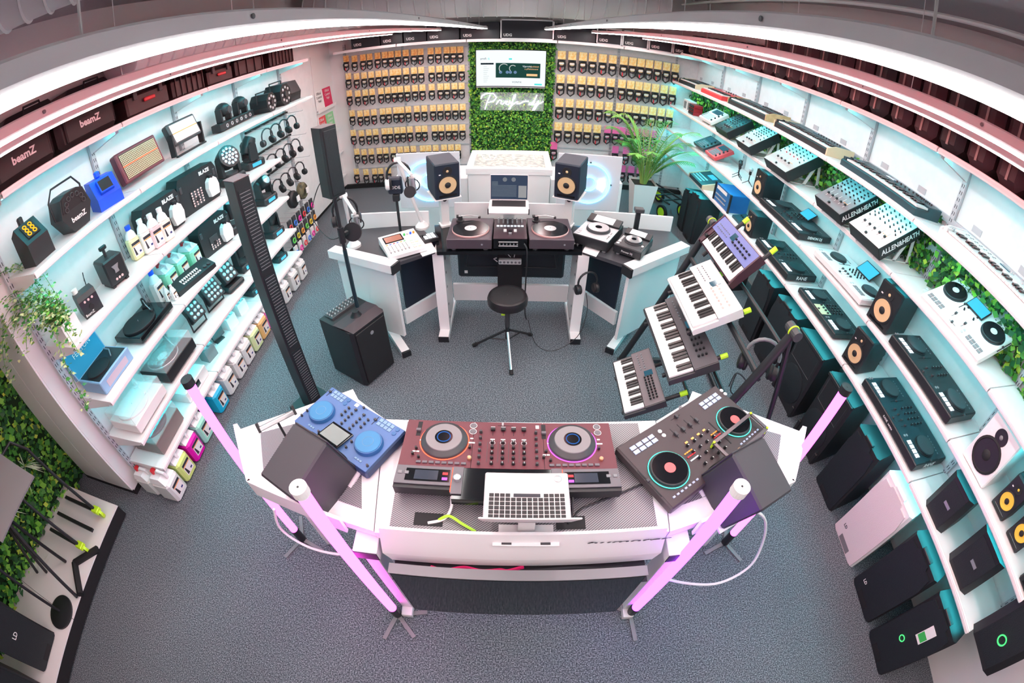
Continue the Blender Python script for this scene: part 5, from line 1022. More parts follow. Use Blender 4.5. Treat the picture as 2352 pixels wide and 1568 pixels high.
def wash(label, y, x, n, w_, mv=False):
    t = thing('wash_light', label, 'wash light', (x, y, z4), radians(80)); W0 = T(0, 0, .16) @ RX(radians(-32))
    G(W0).box(-w_/2, w_/2, -.03, .05, -w_/2, w_/2, .008).o('housing', BLACK, t)
    for i in range(n*n): G(W0 @ T((i % n - (n - 1)/2)*w_*.86/n, -.031, (i//n - (n - 1)/2)*w_*.86/n) @ RX(pi/2)).lathe([(w_*.34/n, 0), (w_*.28/n, .006), (.004, .009)], 10).o('lens', mat('teal_lens', (.45, .62, .64), .1, .3), t, True)
    if mv: G().box(-.12, .12, -.1, .1, 0, .06, .02).o('base', BLACK, t)
    else: G().tube([(-w_/2 - .01, 0, .16), (-w_/2 - .01, 0, .01), (w_/2 + .01, 0, .01), (w_/2 + .01, 0, .16)], .009).o('bracket', BLACK, t)
wash('square nine-lens black wash light on bracket', 2.345, -2.62, 3, .16); wash('square sixteen-lens black wash light on bracket', 2.64, -2.62, 4, .20); wash('nine-lens moving wash light with black base', 2.93, -2.62, 3, .18, True)
for lab, y, m_ in (('dark grey battery uplight on the lowest shelf', 2.29, GREY), ('white battery uplight on the lowest shelf', 2.72, WHITEP), ('teal battery uplight with white front on the lowest shelf', 2.94, WHITEP)):
    t = thing('uplight', lab, 'uplight', (-2.63, y, z5), radians(80)); G().ext([(-.06, 0), (.06, 0), (.075, .14), (-.05, .12)], -.065, .065).o('housing', m_, t)
    for i in range(4): G().cyl(((i % 2 - .5)*.06, -.0 + (i//2 - .5)*.06, .126), ((i % 2 - .5)*.06, (i//2 - .5)*.06, .140), .022, n=12).o('lens', MATS['teal_lens'], t)
t = thing('uplight', 'dark flat floodlight on a folded foot on the lowest shelf', 'uplight', (-2.66, 2.52, z5), radians(70)); G(T(0, 0, .08) @ RX(radians(-40))).box(-.07, .07, -.015, .015, -.05, .07, .004).o('housing', DARK, t); G().box(-.05, .05, -.04, .04, 0, .01).o('foot', DARK, t)
for lab, y, cn, f in (('white canister standing nearest the end panel', 1.105, 'white', (.80, .86, .84)), ('lime green canister second from the end panel', 1.29, 'lime', (.62, .82, .25)), ('magenta canister third from the end panel', 1.48, 'magenta', (.80, .005, .48)), ('mint canister fourth from the end panel', 1.665, 'mint2', (.35, .80, .65)), ('bright blue canister behind the light tube', 1.99, 'blue', (.01, .50, .78)), ('white canister just past the blue one', 2.20, 'white', (.80, .86, .84)), ('second white canister past the blue one', 2.40, 'white', (.80, .86, .84)), ('white canister just before the pale green one', 2.58, 'white', (.80, .86, .84)), ('pale green canister between white and orange ones', 2.77, 'palegreen', (.68, .85, .45)), ('orange canister beside the pink one', 2.95, 'orange', (.90, .55, .22)), ('pink canister with yellow edged label beside the column', 3.12, 'pink', (.90, .15, .60)), ('white canister beyond the column, nearest', 3.54, 'white', (.80, .86, .84)), ('white canister beyond the column, middle', 3.78, 'white', (.80, .86, .84)), ('white canister beyond the column, farthest', 4.0, 'white', (.80, .86, .84))): jerrycan(lab, (-2.51, y, 0), Q, cn, f, 1.0)
for i, x in enumerate((-2.74, -2.9 + .0)): jerrycan(f'white canister in the back row under the shelf end, {ORD[i]} behind', (x + .0 if i == 0 else -2.79, 1.105 if i == 0 else 1.31, 0), Q, 'white', (.80, .86, .84), .9)
# headphones on hook rails
for r, z in enumerate((1.77, 1.47, 1.17)):
    t = thing('hook_rail', f'black hook rail for headphones, {ORD[r]} from the top', 'rail', (-2.83, 4.63, z)); G().box(-.01, .01, -.5, .5, -.012, .012).o('bar', BLACK, t)
    for y in (-.4, -.2, 0, .2, .4): G().tube([(0, y, 0), (.27, y, 0), (.28, y, .015)], .003, 5).o('hook', SILVER, t)
    for i, y in enumerate((4.22, 4.42, 4.62, 4.82)): headphones(f'black headphones on the {ORD[r]} hook rail, {ORD[i]} from the shelves', (-2.62, y, z - .006), radians(70), BLACK if (r + i) % 4 else DARK, 1.0, group='headphones on the hook rails')
for i, (y, m_) in enumerate(((4.55, BLACK), (4.83, mat('camouflage_fabric', (.16, .14, .08), .7, noise=(14, (.05, .05, .03), .45, .55))))):
    t = thing('headphone_case', ['black hanging headphone case below the hook rails', 'camouflage round headphone case below the hook rails'][i], 'case', (-2.63, y, .78), Q); G(T(0, .03, .0) @ RX(pi/2)).lathe([(.09, -.03), (.11, -.01), (.11, .03), (.09, .05)], 20).o('shell', m_, t, True); G().box(-.03, .04, -.06, -.05, -.03, .04).o('tag', PAPER, t); G().tube([(0, 0, .1), (0, .05, .13), (0, .18, .13)], .003).o('strap', BLACK, t)
acc = [mat('accessory_%d' % i, c, .5) for i, c in enumerate(((.75, .05, .06), (.15, .7, .1), (.05, .2, .7), (.8, .6, .05), (.85, .02, .35), (.9, .35, .05), (.8, .8, .78)))]
for i in range(18):
    r, c = i//6, i % 6; t = thing('accessory_pack', f'small hanging accessory pack, {ORD[r]} row from the top and {ORD[c]} from the shelves', 'accessory pack', (-2.60, 4.25 + c*.13, .56 - r*.17), Q, 'accessory packs by the door'); G().box(-.04, .04, -.01, .01, -.07, .07).o('card', acc[6] if r == 2 else DARK, t); G().ring((0, -.015, -.02), .03, .008, (0, 1, 0), n=14).o('coil', acc[(i*2 + r) % 6], t); G().tube([(0, .0, .06), (0, .2, .06)], .003, 4).o('hook', SILVER, t)
for i, (z, c1, c2) in enumerate(((1.55, PAPER, mat('crimson_sleeve', (.75, .03, .12), .5)), (1.13, mat('red_sleeve', (.75, .08, .09), .5), mat('green_sleeve', (.3, .7, .35), .5)))):
    l_ = thing('record_ledge', f'narrow white record ledge by the door, {ORD[i]} from the top', 'ledge', (XL + .001, 6.5, z - .01)); G().box(0, .07, -.36, .36, -.02, 0).box(.06, .07, -.36, .36, 0, .03).o('ledge', SHELF, l_)
    for j, m_ in enumerate((c1, c2)): t = thing('record_sleeve', f'{["white and crimson", "red and green"][i]} record sleeve pair on the {ORD[i]} ledge, {["front", "rear"][j]} half', 'record', (XL + .035, 6.32 + j*.32, z), Q, None, radians(-4)); G().box(-.155, .155, -.004, .004, 0, .31).o('sleeve', m_, t); txt('Official\nControl\nVinyl', .06, t, PAPER if m_ is not PAPER else INK, (0, -.0055, .2), (pi/2, 0, 0))
for i, z in enumerate((.71, .29)): l_ = thing('record_ledge', f'narrow white accessory ledge by the door, {ORD[i]} from the floor', 'ledge', (XL + .001, 6.55, z)); G().box(0, .07, -.36, .36, -.02, 0).o('ledge', SHELF, l_); [G().sph((.03, -.2 + k*.1, .03), .025).o('earpad', BLACK if i else RED, l_) for k in range(4)]
# bags and cases on the top left shelf
def bag(label, y, w_, h_, x=-2.66, z=None, logo=None, m_=None, group=None):
    t = thing('gear_bag', label, 'bag', (x, y, (z or LZ[0]) + .001), Q, group); m_ = m_ or mat('black_bag_fabric', (.02, .014, .016), .55)
    G().box(-w_/2, w_/2, -.15, .15, 0, h_, .035).o('body', m_, t, True); G().box(-w_*.4, w_*.4, -.17, -.15, h_*.12, h_*.75, .01).o('front_pocket', m_, t); G().tube([(-w_*.2, -.16, h_*.8), (-.06, -.17, h_*1.02), (.06, -.17, h_*1.02), (w_*.2, -.16, h_*.8)], .008).o('handle', BLACKM, t)
    if logo: txt(logo, h_*.26, t, PAPER, (0, -.1715, h_*.45), (pi/2, 0, 0), bold=.002)
    return t
bag('large black padded bag with white lettering at the near end of the top shelf', 1.36, .50, .24, logo='beamZ'); bag('black padded bag with white lettering, second on the top shelf', 1.90, .52, .24, logo='beamZ')
for i, y in enumerate((1.55, 2.05)): bag(f'black bag standing behind the lettered bags, {ORD[i]} from the shelf end', y, .4, .36, -2.755, logo=None)
def case(label, y, w_, h_, ribs):
    t = thing('equipment_case', label, 'case', (-2.66, y, LZ[0] + .001), Q); m_ = mat('dark_case_plastic', (.03, .012, .014), .45)
    G().box(-w_/2, w_/2, -.16, .16, 0, h_*.62, .015).o('lower_shell', m_, t); G().box(-w_/2, w_/2, -.16, .16, h_*.63, h_, .015).o('lid', m_, t)
    for k in range(ribs): G().box(-w_*.42 + k*w_*.84/max(1, ribs - 1) - .006, -w_*.42 + k*w_*.84/max(1, ribs - 1) + .006, -.17, -.16, .01, h_ - .01).o('rib', m_, t)
    if not ribs:
        for s in (-1, 1): G().box(s*w_*.3 - .02, s*w_*.3 + .02, -.175, -.16, h_*.45, h_*.78, .003).o('latch', DARK, t)
        G().box(-.06, .06, -.18, -.16, h_*.3, h_*.42, .006).o('handle', RED, t)
case('black hard case with latches after the bags', 2.48, .46, .24, 0); case('ribbed black hard case on the top shelf', 2.97, .42, .24, 6); case('black hard case with red handle on the top shelf', 3.42, .38, .22, 0); case('long ribbed black case on the top shelf', 3.93, .52, .26, 4); case('tall ribbed black case at the far end of the top shelf', 4.60, .55, .28, 7)
# ================================================================ right wall
q_ = radians(-90); r1, r2, r3, r4 = [z + .0005 for z in RZZ[1:]]
def xc(front, d): return front + d/2
WH = WHITEP; TEALK = mat('teal_black_case', (.02, .06, .075), .4); REDP = mat('coral_red_case', (.72, .05, .06), .4)
keyboard('synthesizer', 'short black keyboard with pale wooden ends nearest the cable wall', (xc(2.44, .28), 6.35, r1), q_, .72, .28, .085, 22, BLACK, DARK, cheek=PALEWOOD)
keyboard('synthesizer', 'bright red keyboard workstation with screen', (xc(2.42, .30), 5.40, r1), q_, .66, .30, .09, 22, REDP, REDP, nk=(4, 2), pads=4, left=.03)
keyboard('synthesizer', 'black synthesizer with brown wooden ends and many knobs', (xc(2.46, .30), 4.50, r1), q_, .92, .30, .095, 29, BLACK, DARK, cheek=WOOD, nk=(12, 2))
keyboard('synthesizer', 'black keyboard with pale wood end and a row of tall knobs', (xc(2.43, .30), 3.37, r1), q_, .88, .30, .09, 29, BLACK, TEALK, cheek=PALEWOOD, nk=(9, 1))
keyboard('synthesizer', 'teal black controller keyboard with pads and faders', (xc(2.43, .30), 2.30, r1), q_, .86, .30, .085, 29, TEALK, TEALK, nk=(8, 1), pads=4, slid=9)
keyboard('synthesizer', 'white controller keyboard nearest the camera', (xc(2.41, .30), 1.16, r1), q_, .90, .30, .085, 29, WH, WH, nk=(4, 2), knobm=LSILV, cheek=WH)
for i in range(3):
    t = thing('audio_interface', f'red audio interface in a stack of three, {ORD[i]} from the bottom', 'audio interface', (2.53, 6.08, r2 + i*.052), q_); G().box(-.10, .10, -.07, .07, 0, .05, .006).o('case', mat('dark_red_metal', (.4, .02, .03), .35, .3), t); G().box(-.095, .095, -.072, -.07, .004, .046).o('front', BLACK, t); [G().cyl((-.06 + k*.04, -.072, .025), (-.06 + k*.04, -.085, .025), .010, n=10).o('knob', DARK, t) for k in range(4)]
for i, (y, s) in enumerate(((6.42, .14), (6.27, .11))): t = thing('product_box', f'white product box with grey picture, {ORD[i]} from the cable wall', 'box', (2.54, y, r2), q_); G().box(-s/2, s/2, -.05, .05, 0, .17).o('box', WH, t); G().box(-s*.35, s*.35, -.051, -.05, .03, .14).o('picture', GREY, t)
def groovebox(label, y, z, w_, body, rx, d=.28, front=2.44):
    t = thing('groovebox', label, 'groovebox', (front, y, z), q_); M = T(0, 0, .02) @ RX(rx)
    G(M).box(-w_/2, w_/2, 0, d, 0, .05, .005).o('case', body, t)
    for x, yy in grid(-w_*.22, d*.12, 4, 4, w_*.13, d*.11): G(M).box(x - w_*.055, x + w_*.055, yy - d*.045, yy + d*.045, .05, .056, .002).o('pad', PADG if body is not WH else LSILV, t)
    G(M).box(-w_*.30, w_*.25, d*.60, d*.93, .05, .056, .002).o('screen', SCREEN, t)
    for i in range(4): G(M).cyl((w_*.38, d*(.15 + .2*i), .05), (w_*.38, d*(.15 + .2*i), .066), .012, n=12).o('knob', BLACK if body is not BLACK else GREY, t)
    for i in range(6): G(M).box(-w_*.45, -w_*.34, d*(.12 + .07*i), d*(.15 + .07*i), .05, .054).o('button', BLACK if body is not BLACK else PAPER, t)
    for s in (-1, 1): G().box(s*w_*.35 - .004, s*w_*.35 + .004, 0, d*.9, 0, .012).add([(s*w_*.35, d*.72, 0), (s*w_*.35 + .008, d*.72, 0), (s*w_*.35 + .008, d*.86, d*sin(rx)*.8), (s*w_*.35, d*.86, d*sin(rx)*.8)], [(0, 1, 2, 3)]).o('stand_arm', WH, t)
groovebox('white pad sampler with grey screen on a sloped stand', 5.46, r2, .40, WH, radians(32)); groovebox('dark pad sampler with blue screen', 5.53, r3, .36, mat('slate_case', (.04, .06, .07), .4), radians(28)); groovebox('red pad sampler with blue screen', 5.12, r3, .32, REDP, radians(28))
GM = mat('silver_mixer_face', (.55, .54, .53), .35, .3); SP = radians(34)
mixer('dj_mixer', 'black dj mixer on a white sloped stand', (2.52, 4.75, r2), q_, .36, .36, .09, BLACK, BLACK, 3, SP, knobm=DARK); mixer('dj_mixer', 'silver faced dj mixer with black sides on a sloped stand', (2.50, 4.12, r2), q_, .32, .38, .10, BLACK, GM, 3, SP); mixer('dj_mixer', 'large silver four-channel mixer with red knob row', (2.51, 3.42, r2), q_, .41, .42, .105, BLACK, GM, 4, SP, redrow=True)
mixer('dj_mixer', 'grey six-channel mixer with white lettering on its black side', (2.50, 2.57, r2), q_, .35, .40, .10, BLACK, mat('taupe_mixer_face', (.20, .17, .18), .4), 5, SP, side='ALLEN&HEATH', rows=6); mixer('dj_mixer', 'white faced mixer with white lettering on its black side', (2.51, 2.10, r2), q_, .36, .42, .10, BLACK, mat('white_mixer_face', (.80, .76, .75), .4), 5, SP, side='ALLEN&HEATH', cap=INK)
controller('dj_controller', 'white standalone controller with central screen behind the moss', (2.61, 1.25, r2 + .06), q_, .58, .40, .06, WH, WH, jr=.085, jx=.33, jy=.12, rx=radians(24), screen=(0, .10, .16, .11, radians(6)), jogm=BLACK, jtop=BLACKG, lab=WH, padm=GREY, cap=INK, nk=2)
for i, (x, y) in enumerate(((2.55, 4.52), (2.50, 4.42), (2.55, 4.25))): t = thing('table_microphone', f'small microphone on a mini tripod, {ORD[i]} from the red sampler', 'microphone', (x, y, r3), q_); [G().tube([(0, 0, .05), (.07*cos(a), .07*sin(a), .004)], .004, 5).o('tripod_leg', BLACK, t) for a in (.3, 2.4, 4.5)]; G().cyl((0, 0, .04), (0, 0, .13), .006, n=8).o('stem', BLACK, t); G().cyl((0, 0, .12), (0, 0, .16), .016, n=12).o('body', BLACK, t); G().sph((0, 0, .18), .026).o('grille', BLACK if i < 2 else LSILV, t, True)
monitor('studio_monitor', 'black monitor with tan cone on the fourth shelf beyond the mics', (2.56, 3.84, r3), q_, .20, .24, .30, TAN); monitor('studio_monitor', 'large black monitor with tan cone beside the white controller', (2.56, 1.79, r3), radians(-84), .22, .26, .31, TAN); monitor('studio_monitor', 'small black monitor with tan cone on the lowest shelf', (2.53, 3.78, r4), q_, .17, .22, .26, TAN); monitor('studio_monitor', 'black monitor with tan cone beside the gold-centred controller', (2.55, 1.82, r4), radians(-84), .20, .24, .29, TAN)
t = monitor('studio_monitor', 'white monitor with black cone on the fourth shelf', (2.56, .56, r3), q_, .25, .26, .34, BLACK, body=WH, white=True, portslot=False)
for i, y in enumerate((.28, .08)): monitor('desk_speaker', f'small black speaker with yellow cone, {ORD[i]} from the white monitor', (2.55, y, r3), q_, .14, .16, .24, YELLOW, cone_r=.36)
monitor('studio_monitor', 'black monitor with tan cone at the picture edge', (2.55, -.22, r3), q_, .22, .26, .31, TAN)
controller('dj_controller', 'black controller with tilted screen and white side lettering', (2.59, 3.30, r3), q_, .76, .40, .07, BLACK, BLACK, jr=.085, jx=.33, screen=(0, .26, .17, .12, radians(35)), side='DENON DJ', nk=4); controller('dj_controller', 'white four-channel controller with large tilted screen', (2.59, 2.32, r3), q_, .69, .38, .065, WH, mat('pale_control_face', (.76, .75, .75), .4), jr=.075, jx=.34, screen=(0, .28, .19, .13, radians(40)), padm=GREY, cap=INK, nk=4); controller('dj_controller', 'long black scratch controller with white pads, fourth shelf', (2.57, 1.235, r3), q_, .71, .34, .075, BLACK, BLACK, jr=.088, jx=.34, nk=2, mx=.12)
t = thing('groove_workstation', 'teal lit drum machine with wooden ends on the lowest shelf', 'drum machine', (2.52, 5.28, r4), q_); G().ext([(-.15, 0), (.15, 0), (.15, .12), (-.15, .05)], -.24, .24).o('case', TEALK, t); [G().ext([(-.155, 0), (.155, 0), (.155, .13), (-.155, .055)], s*.25 - .01, s*.25 + .01).o('end_cheek', PALEWOOD, t) for s in (-1, 1)]; DM = T(0, -.15, .051) @ RX(atan2(.07, .3)); [G(DM).box(x - .016, x + .016, y - .014, y + .014, 0, .005, .002).o('pad', mat('teal_lit_pad', (.2, .6, .65), .4), t) for x, y in grid(-.2, .04, 8, 3, .04, .045)]; G(DM).box(-.08, .1, .2, .28, 0, .006).o('screen', SCRBLU, t)
t = thing('rack_mixer', 'blue rack mixer standing upright with black ears', 'mixer', (2.54, 4.52, r4), q_); G().box(-.20, .20, -.12, .14, 0, .22, .006).o('case', mat('deep_blue_metal', (.02, .12, .35), .35, .2), t); G().box(-.22, .22, -.125, -.12, 0, .22).o('front_panel', mat('blue_panel', (.03, .16, .4), .4), t); [G().box(s*.22 - .012, s*.22 + .012, -.14, -.12, 0, .23).o('rack_ear', BLACK, t) for s in (-1, 1)]; [G().cyl((-.17 + i*.03, -.125, .05 + j*.05), (-.17 + i*.03, -.135, .05 + j*.05), .009, n=8).o('knob', LSILV, t) for i in range(10) for j in range(2)]; G().box(-.18, .1, -.128, -.125, .16, .2).o('button_row', PAPER, t)
t = thing('audio_interface', 'low black desktop interface beside the blue rack mixer', 'audio interface', (2.52, 4.10, r4), q_); G().ext([(-.09, 0), (.09, 0), (.09, .06), (-.09, .03)], -.11, .11).o('case', TEALK, t); [G().cyl((-.06 + i*.04, 0, .045), (-.06 + i*.04, 0, .06), .01, n=8).o('knob', BLACK, t) for i in range(4)]
controller('dj_controller', 'black twin-platter controller with white side logo on the lowest shelf', (2.58, 3.22, r4), q_, .67, .36, .08, BLACK, BLACK, jr=.09, jx=.32, jtop=REC, side='RANE', nk=2, mx=.12); gc = controller('dj_controller', 'black controller with pale gold centre section', (2.60, 2.40, r4), q_, .63, .33, .06, BLACK, BLACK, jr=.075, jx=.32, nk=4, mx=.22); G().box(-.07, .07, -.15, -.04, .0625, .064).o('gold_section', mat('pale_gold', (.62, .56, .36), .4), gc); controller('dj_controller', 'large black four-deck controller with teal light and white lettering', (2.60, 1.225, r4), q_, .75, .38, .075, BLACK, mat('blue_black_face', (.012, .03, .04), .4), jr=.085, jx=.34, front='RANE  serato', nk=4, mx=.24, side='RANE')
for lab, y, w_, h_ in (('compact black portable speaker with small plate on the lowest shelf', .52, .24, .30), ('wider black portable speaker on the lowest shelf', .12, .28, .32), ('black leatherette portable speaker with round green badge', -.38, .34, .40)):
    t = thing('portable_speaker', lab, 'speaker', (2.56, y, r4), q_); G().prism([(-w_/2, -.11), (-w_*.35, -.14), (w_*.35, -.14), (w_/2, -.11), (w_*.4, .13), (-w_*.4, .13)], 0, h_).o('cabinet', BLACK, t); G().box(-w_*.34, w_*.34, -.143, -.14, .03, h_ - .03).o('grille', CGR, t); (G().box(-.02, .04, -.146, -.143, h_*.45, h_*.52).o('name_plate', SILVER, t) if h_ < .4 else G().ring((0, -.146, h_*.45), .03, .005, (0, 1, 0), n=22).o('green_badge', em('green_badge', (.1, .9, .25), 1.0), t))
for i in range(26):
    y = .35 + i*.235; m_ = mat('plum_gig_bag' if i % 3 else 'dark_gig_bag', (.05, .02, .026) if i % 3 else (.022, .016, .02), .6)
    t = thing('gig_bag', f'upright dark padded gig bag on the top shelf, {ORD[i] if i < 13 else ORD[25 - i]} from the {"camera" if i < 13 else "cable wall"} end', 'bag', (2.60, y, RZZ[0] + .001), q_, 'upright bags on the keyboard wall top shelf'); h_ = .42 if i < 17 else .30; G().box(-.105, .105, -.22, .18, 0, h_, .05).o('body', m_, t, True); G().ring((0, -.215, h_/2), .0, .0) if 0 else G().box(-.008, .008, -.226, -.215, .04, h_ - .05).o('zip', mat('bronze_zip', (.3, .2, .19), .4), t)
# floor loudspeakers
FW_ = .36
for lab, y0, y1, kind, m_, h_, lg in (('black speaker on the floor beyond the keyboard stand, nearest the cart', 5.57, 5.34, 0, BLACK, .60, None), ('black speaker on the floor second from the cart', 5.30, 4.98, 0, BLACK, .66, None), ('black speaker on the floor behind the far keyboard arms', 4.2, 3.85, 0, BLACK, .62, None), ('tall black speaker on the floor behind the keyboard stand', 3.30, 2.95, 0, BLACK, .66, None), ('black floor speaker behind the studio headphones', 2.88, 2.48, 0, BLACK, .66, None), ('black horn speaker with teal top, farther of two', 2.405, 1.985, 1, BLACK, .66, None), ('black horn speaker lit blue, nearer of two', 1.89, 1.494, 1, BLACK, .66, None), ('plain black fabric-fronted floor speaker', 1.389, 1.054, 0, BLACK, .64, None), ('white floor speaker with perforated front', .967, .576, 0, WH, .68, ('LD', .035, INK, -.1, .12)), ('black floor speaker with bar handle and small white logo', .514, .134, 0, BLACK, .68, ('LD', .035, PAPER, -.1, .12)), ('black floor speaker with green round badge and hanging tag', .096, -.27, 0, BLACK, .68, None)):
    w_ = abs(y0 - y1) - .02; t = pa_speaker('floor_speaker', lab, (2.345 + .19, (y0 + y1)/2, 0), q_, w_, .36, h_, m_, mat('white_grille', (.74, .66, .67), .5, bump=(200, .4)) if m_ is WH else CGR, kind, logo=lg)
    if 'green' in lab: G().ring((-.02, -.195, .30), .022, .004, (0, 1, 0), n=20).o('green_badge', MATS['green_badge'], t); G().box(.0, .07, -.197, -.194, .42, .58).o('hang_tag', PAPER, t); G().box(.005, .065, -.198, -.197, .44, .5).o('tag_print', GREEN, t)
# keyboard stand with four keyboards
ks = thing('keyboard_stand', 'black multi-tier keyboard stand with lime bands', 'stand', (0, 0, 0))
for y in (2.68, 1.46):
    G().tube([(.93, y, .03), (1.40, y, 1.34)], .026, 10).o('slanted_post', BLACK, ks, True); G().tube([(.90, y, .025), (1.75, y, .025)], .022, 8).o('foot_bar', BLACK, ks, True)
    G().cyl((1.40, y - .05, 1.35), (1.40, y + .05, 1.35), .03, n=14).o('top_knob', DARK, ks); G().ring((1.40, y, 1.35), .031, .005, (0, 1, 0), n=18).o('lime_band', NEONG, ks)
G().tube([(1.72, 1.46, .03), (1.72, 2.68, .03)], .02, 8).o('rear_bar', BLACK, ks, True); G().tube([(1.72, 1.46, .03), (1.40, 1.46, 1.3)], .016, 8).o('rear_strut', BLACK, ks, True); G().tube([(1.30, 1.46, 1.05), (1.30, 2.68, 1.05)], .02, 8).o('cross_bar', BLACK, ks, True)
for x, z, a, ya, yb_ in ((.72, .47, 26, 2.02, 1.72), (.94, .72, 24, 2.30, 1.80), (1.07, .96, 27, 2.34, 1.92), (1.34, 1.17, 49, 2.54, 2.12)):
    c, s = cos(radians(a)), sin(radians(a))
    for y in (ya, yb_): A_ = G().tube([(x - .03*c, y, z - .03*s), (x + .40*c, y, z + .40*s)], .014, 8).o('arm', BLACK, ks, True); G().tube([(x + .35*c, y, z + .35*s), (x + .40*c, y, z + .40*s)], .017, 8).o('arm_band', NEONG, A_)
    xm = .95 + (z - .05)*.36; G().tube([(xm + .05, 2.68, z + .05), (xm + .05, 1.46, z + .05)], .013, 6).o('tier_bar', BLACK, ks)
def kst(label, x, z, y0, y1, a, d, h, nw, body, face, **k):
    A = radians(a); ym = (y0 + y1)/2
    return keyboard('synthesizer', label, (x + d/2*cos(A) + .02*-sin(A)*0, ym, z + d/2*sin(A)), q_, abs(y0 - y1), d, h, nw, body, face, rx=A, **k)
kst('blue panelled synthesizer with plum sides on the top tier', 1.33, 1.20, 2.62, 2.05, 49, .26, .06, 22, mat('plum_side_case', (.06, .02, .03), .45), mat('periwinkle_panel', (.14, .17, .42), .4), left=.05, nk=(6, 2), cheek=mat('plum_side_case')); kst('white synthesizer with small screens on the second tier', 1.05, .99, 2.40, 1.845, 27, .33, .065, 22, WH, mat('white_pink_panel', (.82, .72, .70), .4), left=.012, nk=(7, 2), knobm=mat('pale_pink_knob', (.78, .6, .56), .4)); kst('black synthesizer with white lettering on the third tier', .918, .745, 2.38, 1.68, 24, .32, .065, 24, DARK, mat('graphite_face', (.07, .065, .075), .45), left=.012, nk=(6, 3), tx='keyboard'[:0] or None); kst('compact dark synthesizer with grey panel on the lowest tier', .69, .495, 2.11, 1.635, 26, .27, .055, 22, DARK, mat('mauve_grey_face', (.13, .11, .12), .45), left=.012, nk=(9, 3))
headphones('black studio headphones hung on the keyboard stand post', (1.40, 1.60, 1.17), radians(-30), BLACK, 1.3, band=GREY); headphones('black and red headphones hung low on the keyboard stand', (1.18, 1.46, .80), radians(-50), BLACK, 1.2, cup=mat('black_red_cup', (.25, .02, .02), .4)); cable('black lead loop with yellow tag behind the keyboard stand', [(1.5, 1.9, .5), (1.55, 1.95, .58), (1.62, 1.9, .55), (1.58, 1.82, .48), (1.5, 1.86, .5), (1.56, 1.96, .56)], .005, BLACK)
# palm, cart
pl = thing('potted_palm', 'tall green palm in a tapered white planter', 'plant', (1.78, 5.70, 0)); G().add([(-.11, -.11, 0), (.11, -.11, 0), (.11, .11, 0), (-.11, .11, 0), (-.17, -.17, .58), (.17, -.17, .58), (.17, .17, .58), (-.17, .17, .58)], [(0, 3, 2, 1), (0, 1, 5, 4), (1, 2, 6, 5), (2, 3, 7, 6), (3, 0, 4, 7)]).o('planter', WH, pl); G().box(-.16, .16, -.16, .16, .54, .55).o('soil', MATS['dark_soil'], pl)
PG = [mat('palm_green', (.06, .34, .06), .45), mat('palm_light', (.22, .52, .10), .45)]; q = random.Random(9)
for k in range(22):
    a = k*2.4; L_ = q.uniform(.55, 1.0); up_ = q.uniform(.7, 1.5); pts = []; g = G(); ST = G()
    for i in range(15): tt = i/14; r_ = .04 + L_*tt**1.3*.75; pts.append(Vector((r_*cos(a), r_*sin(a)*.8, .55 + up_*tt*1.15 - .65*tt**2.6*up_*.75)))
    for i in range(4, 15):
        d = (pts[i] - pts[i-1]).normalized(); sd = d.cross(Vector((0, 0, 1))).normalized()
        for s in (-1, 1):
            for o in (0, .5): b = pts[i-1].lerp(pts[i], o); e = (sd*s + d*.9 - Vector((0, 0, .35))).normalized(); ln = .22*(1 - abs(i/14 - .55)); n_ = e.cross(Vector((0, 0, 1))).normalized()*.011; g.add([b, b + e*ln*.4 + n_, b + e*ln, b + e*ln*.4 - n_], [(0, 1, 2, 3)])
    fr = ST.tube(pts, [.011*(1 - .75*i/14) for i in range(15)], 5).o('stem', mat('palm_cane', (.30, .42, .10), .5), pl); o_ = g.o('frond', PG[k % 2], fr); o_['kind'] = 'stuff'
ca = thing('folding_cart', 'black folding equipment cart with lime wheels beside the palm', 'cart', (2.22, 6.15, 0), radians(-70)); [G().cyl((x, y - .02, .11), (x, y + .02, .11), .11, n=24).o('tyre', BLACKM, ca, True) and G().cyl((x, y - .022, .11), (x, y + .022, .11), .075, n=20).o('rim', NEONG, ca) for x, y in ((-.25, -.2), (.35, -.2), (-.25, .2), (.35, .2))]; [G().tube([(-.35, y, .28), (.45, y, .28)], .014, 6).o('rail', BLACK, ca) for y in (-.17, 0, .17)]; [G().tube([(x, -.17, .28), (x, .17, .28)], .012, 6).o('slat', BLACK, ca) for x in (-.3, -.1, .1, .3)]
# platform and stands at the lower left corner
pf = thing('display_platform', 'low white display platform with black front edge', 'platform', (0, 0, 0)); G().box(-3.79, -2.93, -3.2, .79, .02, .13).o('plinth', BLACKM, pf)
for i in range(4): G().box(-3.79, -2.932, -3.2 + i*1.0, min(.79, -2.204 + i*1.0), .13, .14).o('top_panel', SHELF, pf)
zp = .1405; tr = thing('folding_trolley', 'black folding hand trolley with lime wheels on the platform', 'trolley', (-3.2, .50, zp)); [G().cyl((.17, y - .012, .05), (.17, y + .012, .05), .05, n=18).o('wheel', NEONG, tr) for y in (-.16, .16)]; G().box(-.35, .2, -.17, .17, .06, .075).o('deck', BLACKM, tr) if 0 else [G().box(-.35, .2, y - .015, y + .015, .06, .08).o('deck_rail', BLACK, tr) for y in (-.16, 0, .16)]; G().tube([(.15, -.16, .08), (-.1, -.16, .75), (-.15, -.10, .88), (-.15, .10, .88), (-.1, .16, .75), (.15, .16, .08)], .013, 8).o('handle', BLACK, tr, True); [G().box(.12, .2, y - .03, y + .03, .07, .11, .006).o('wheel_bracket', NEONG, tr) for y in (-.16, .16)]
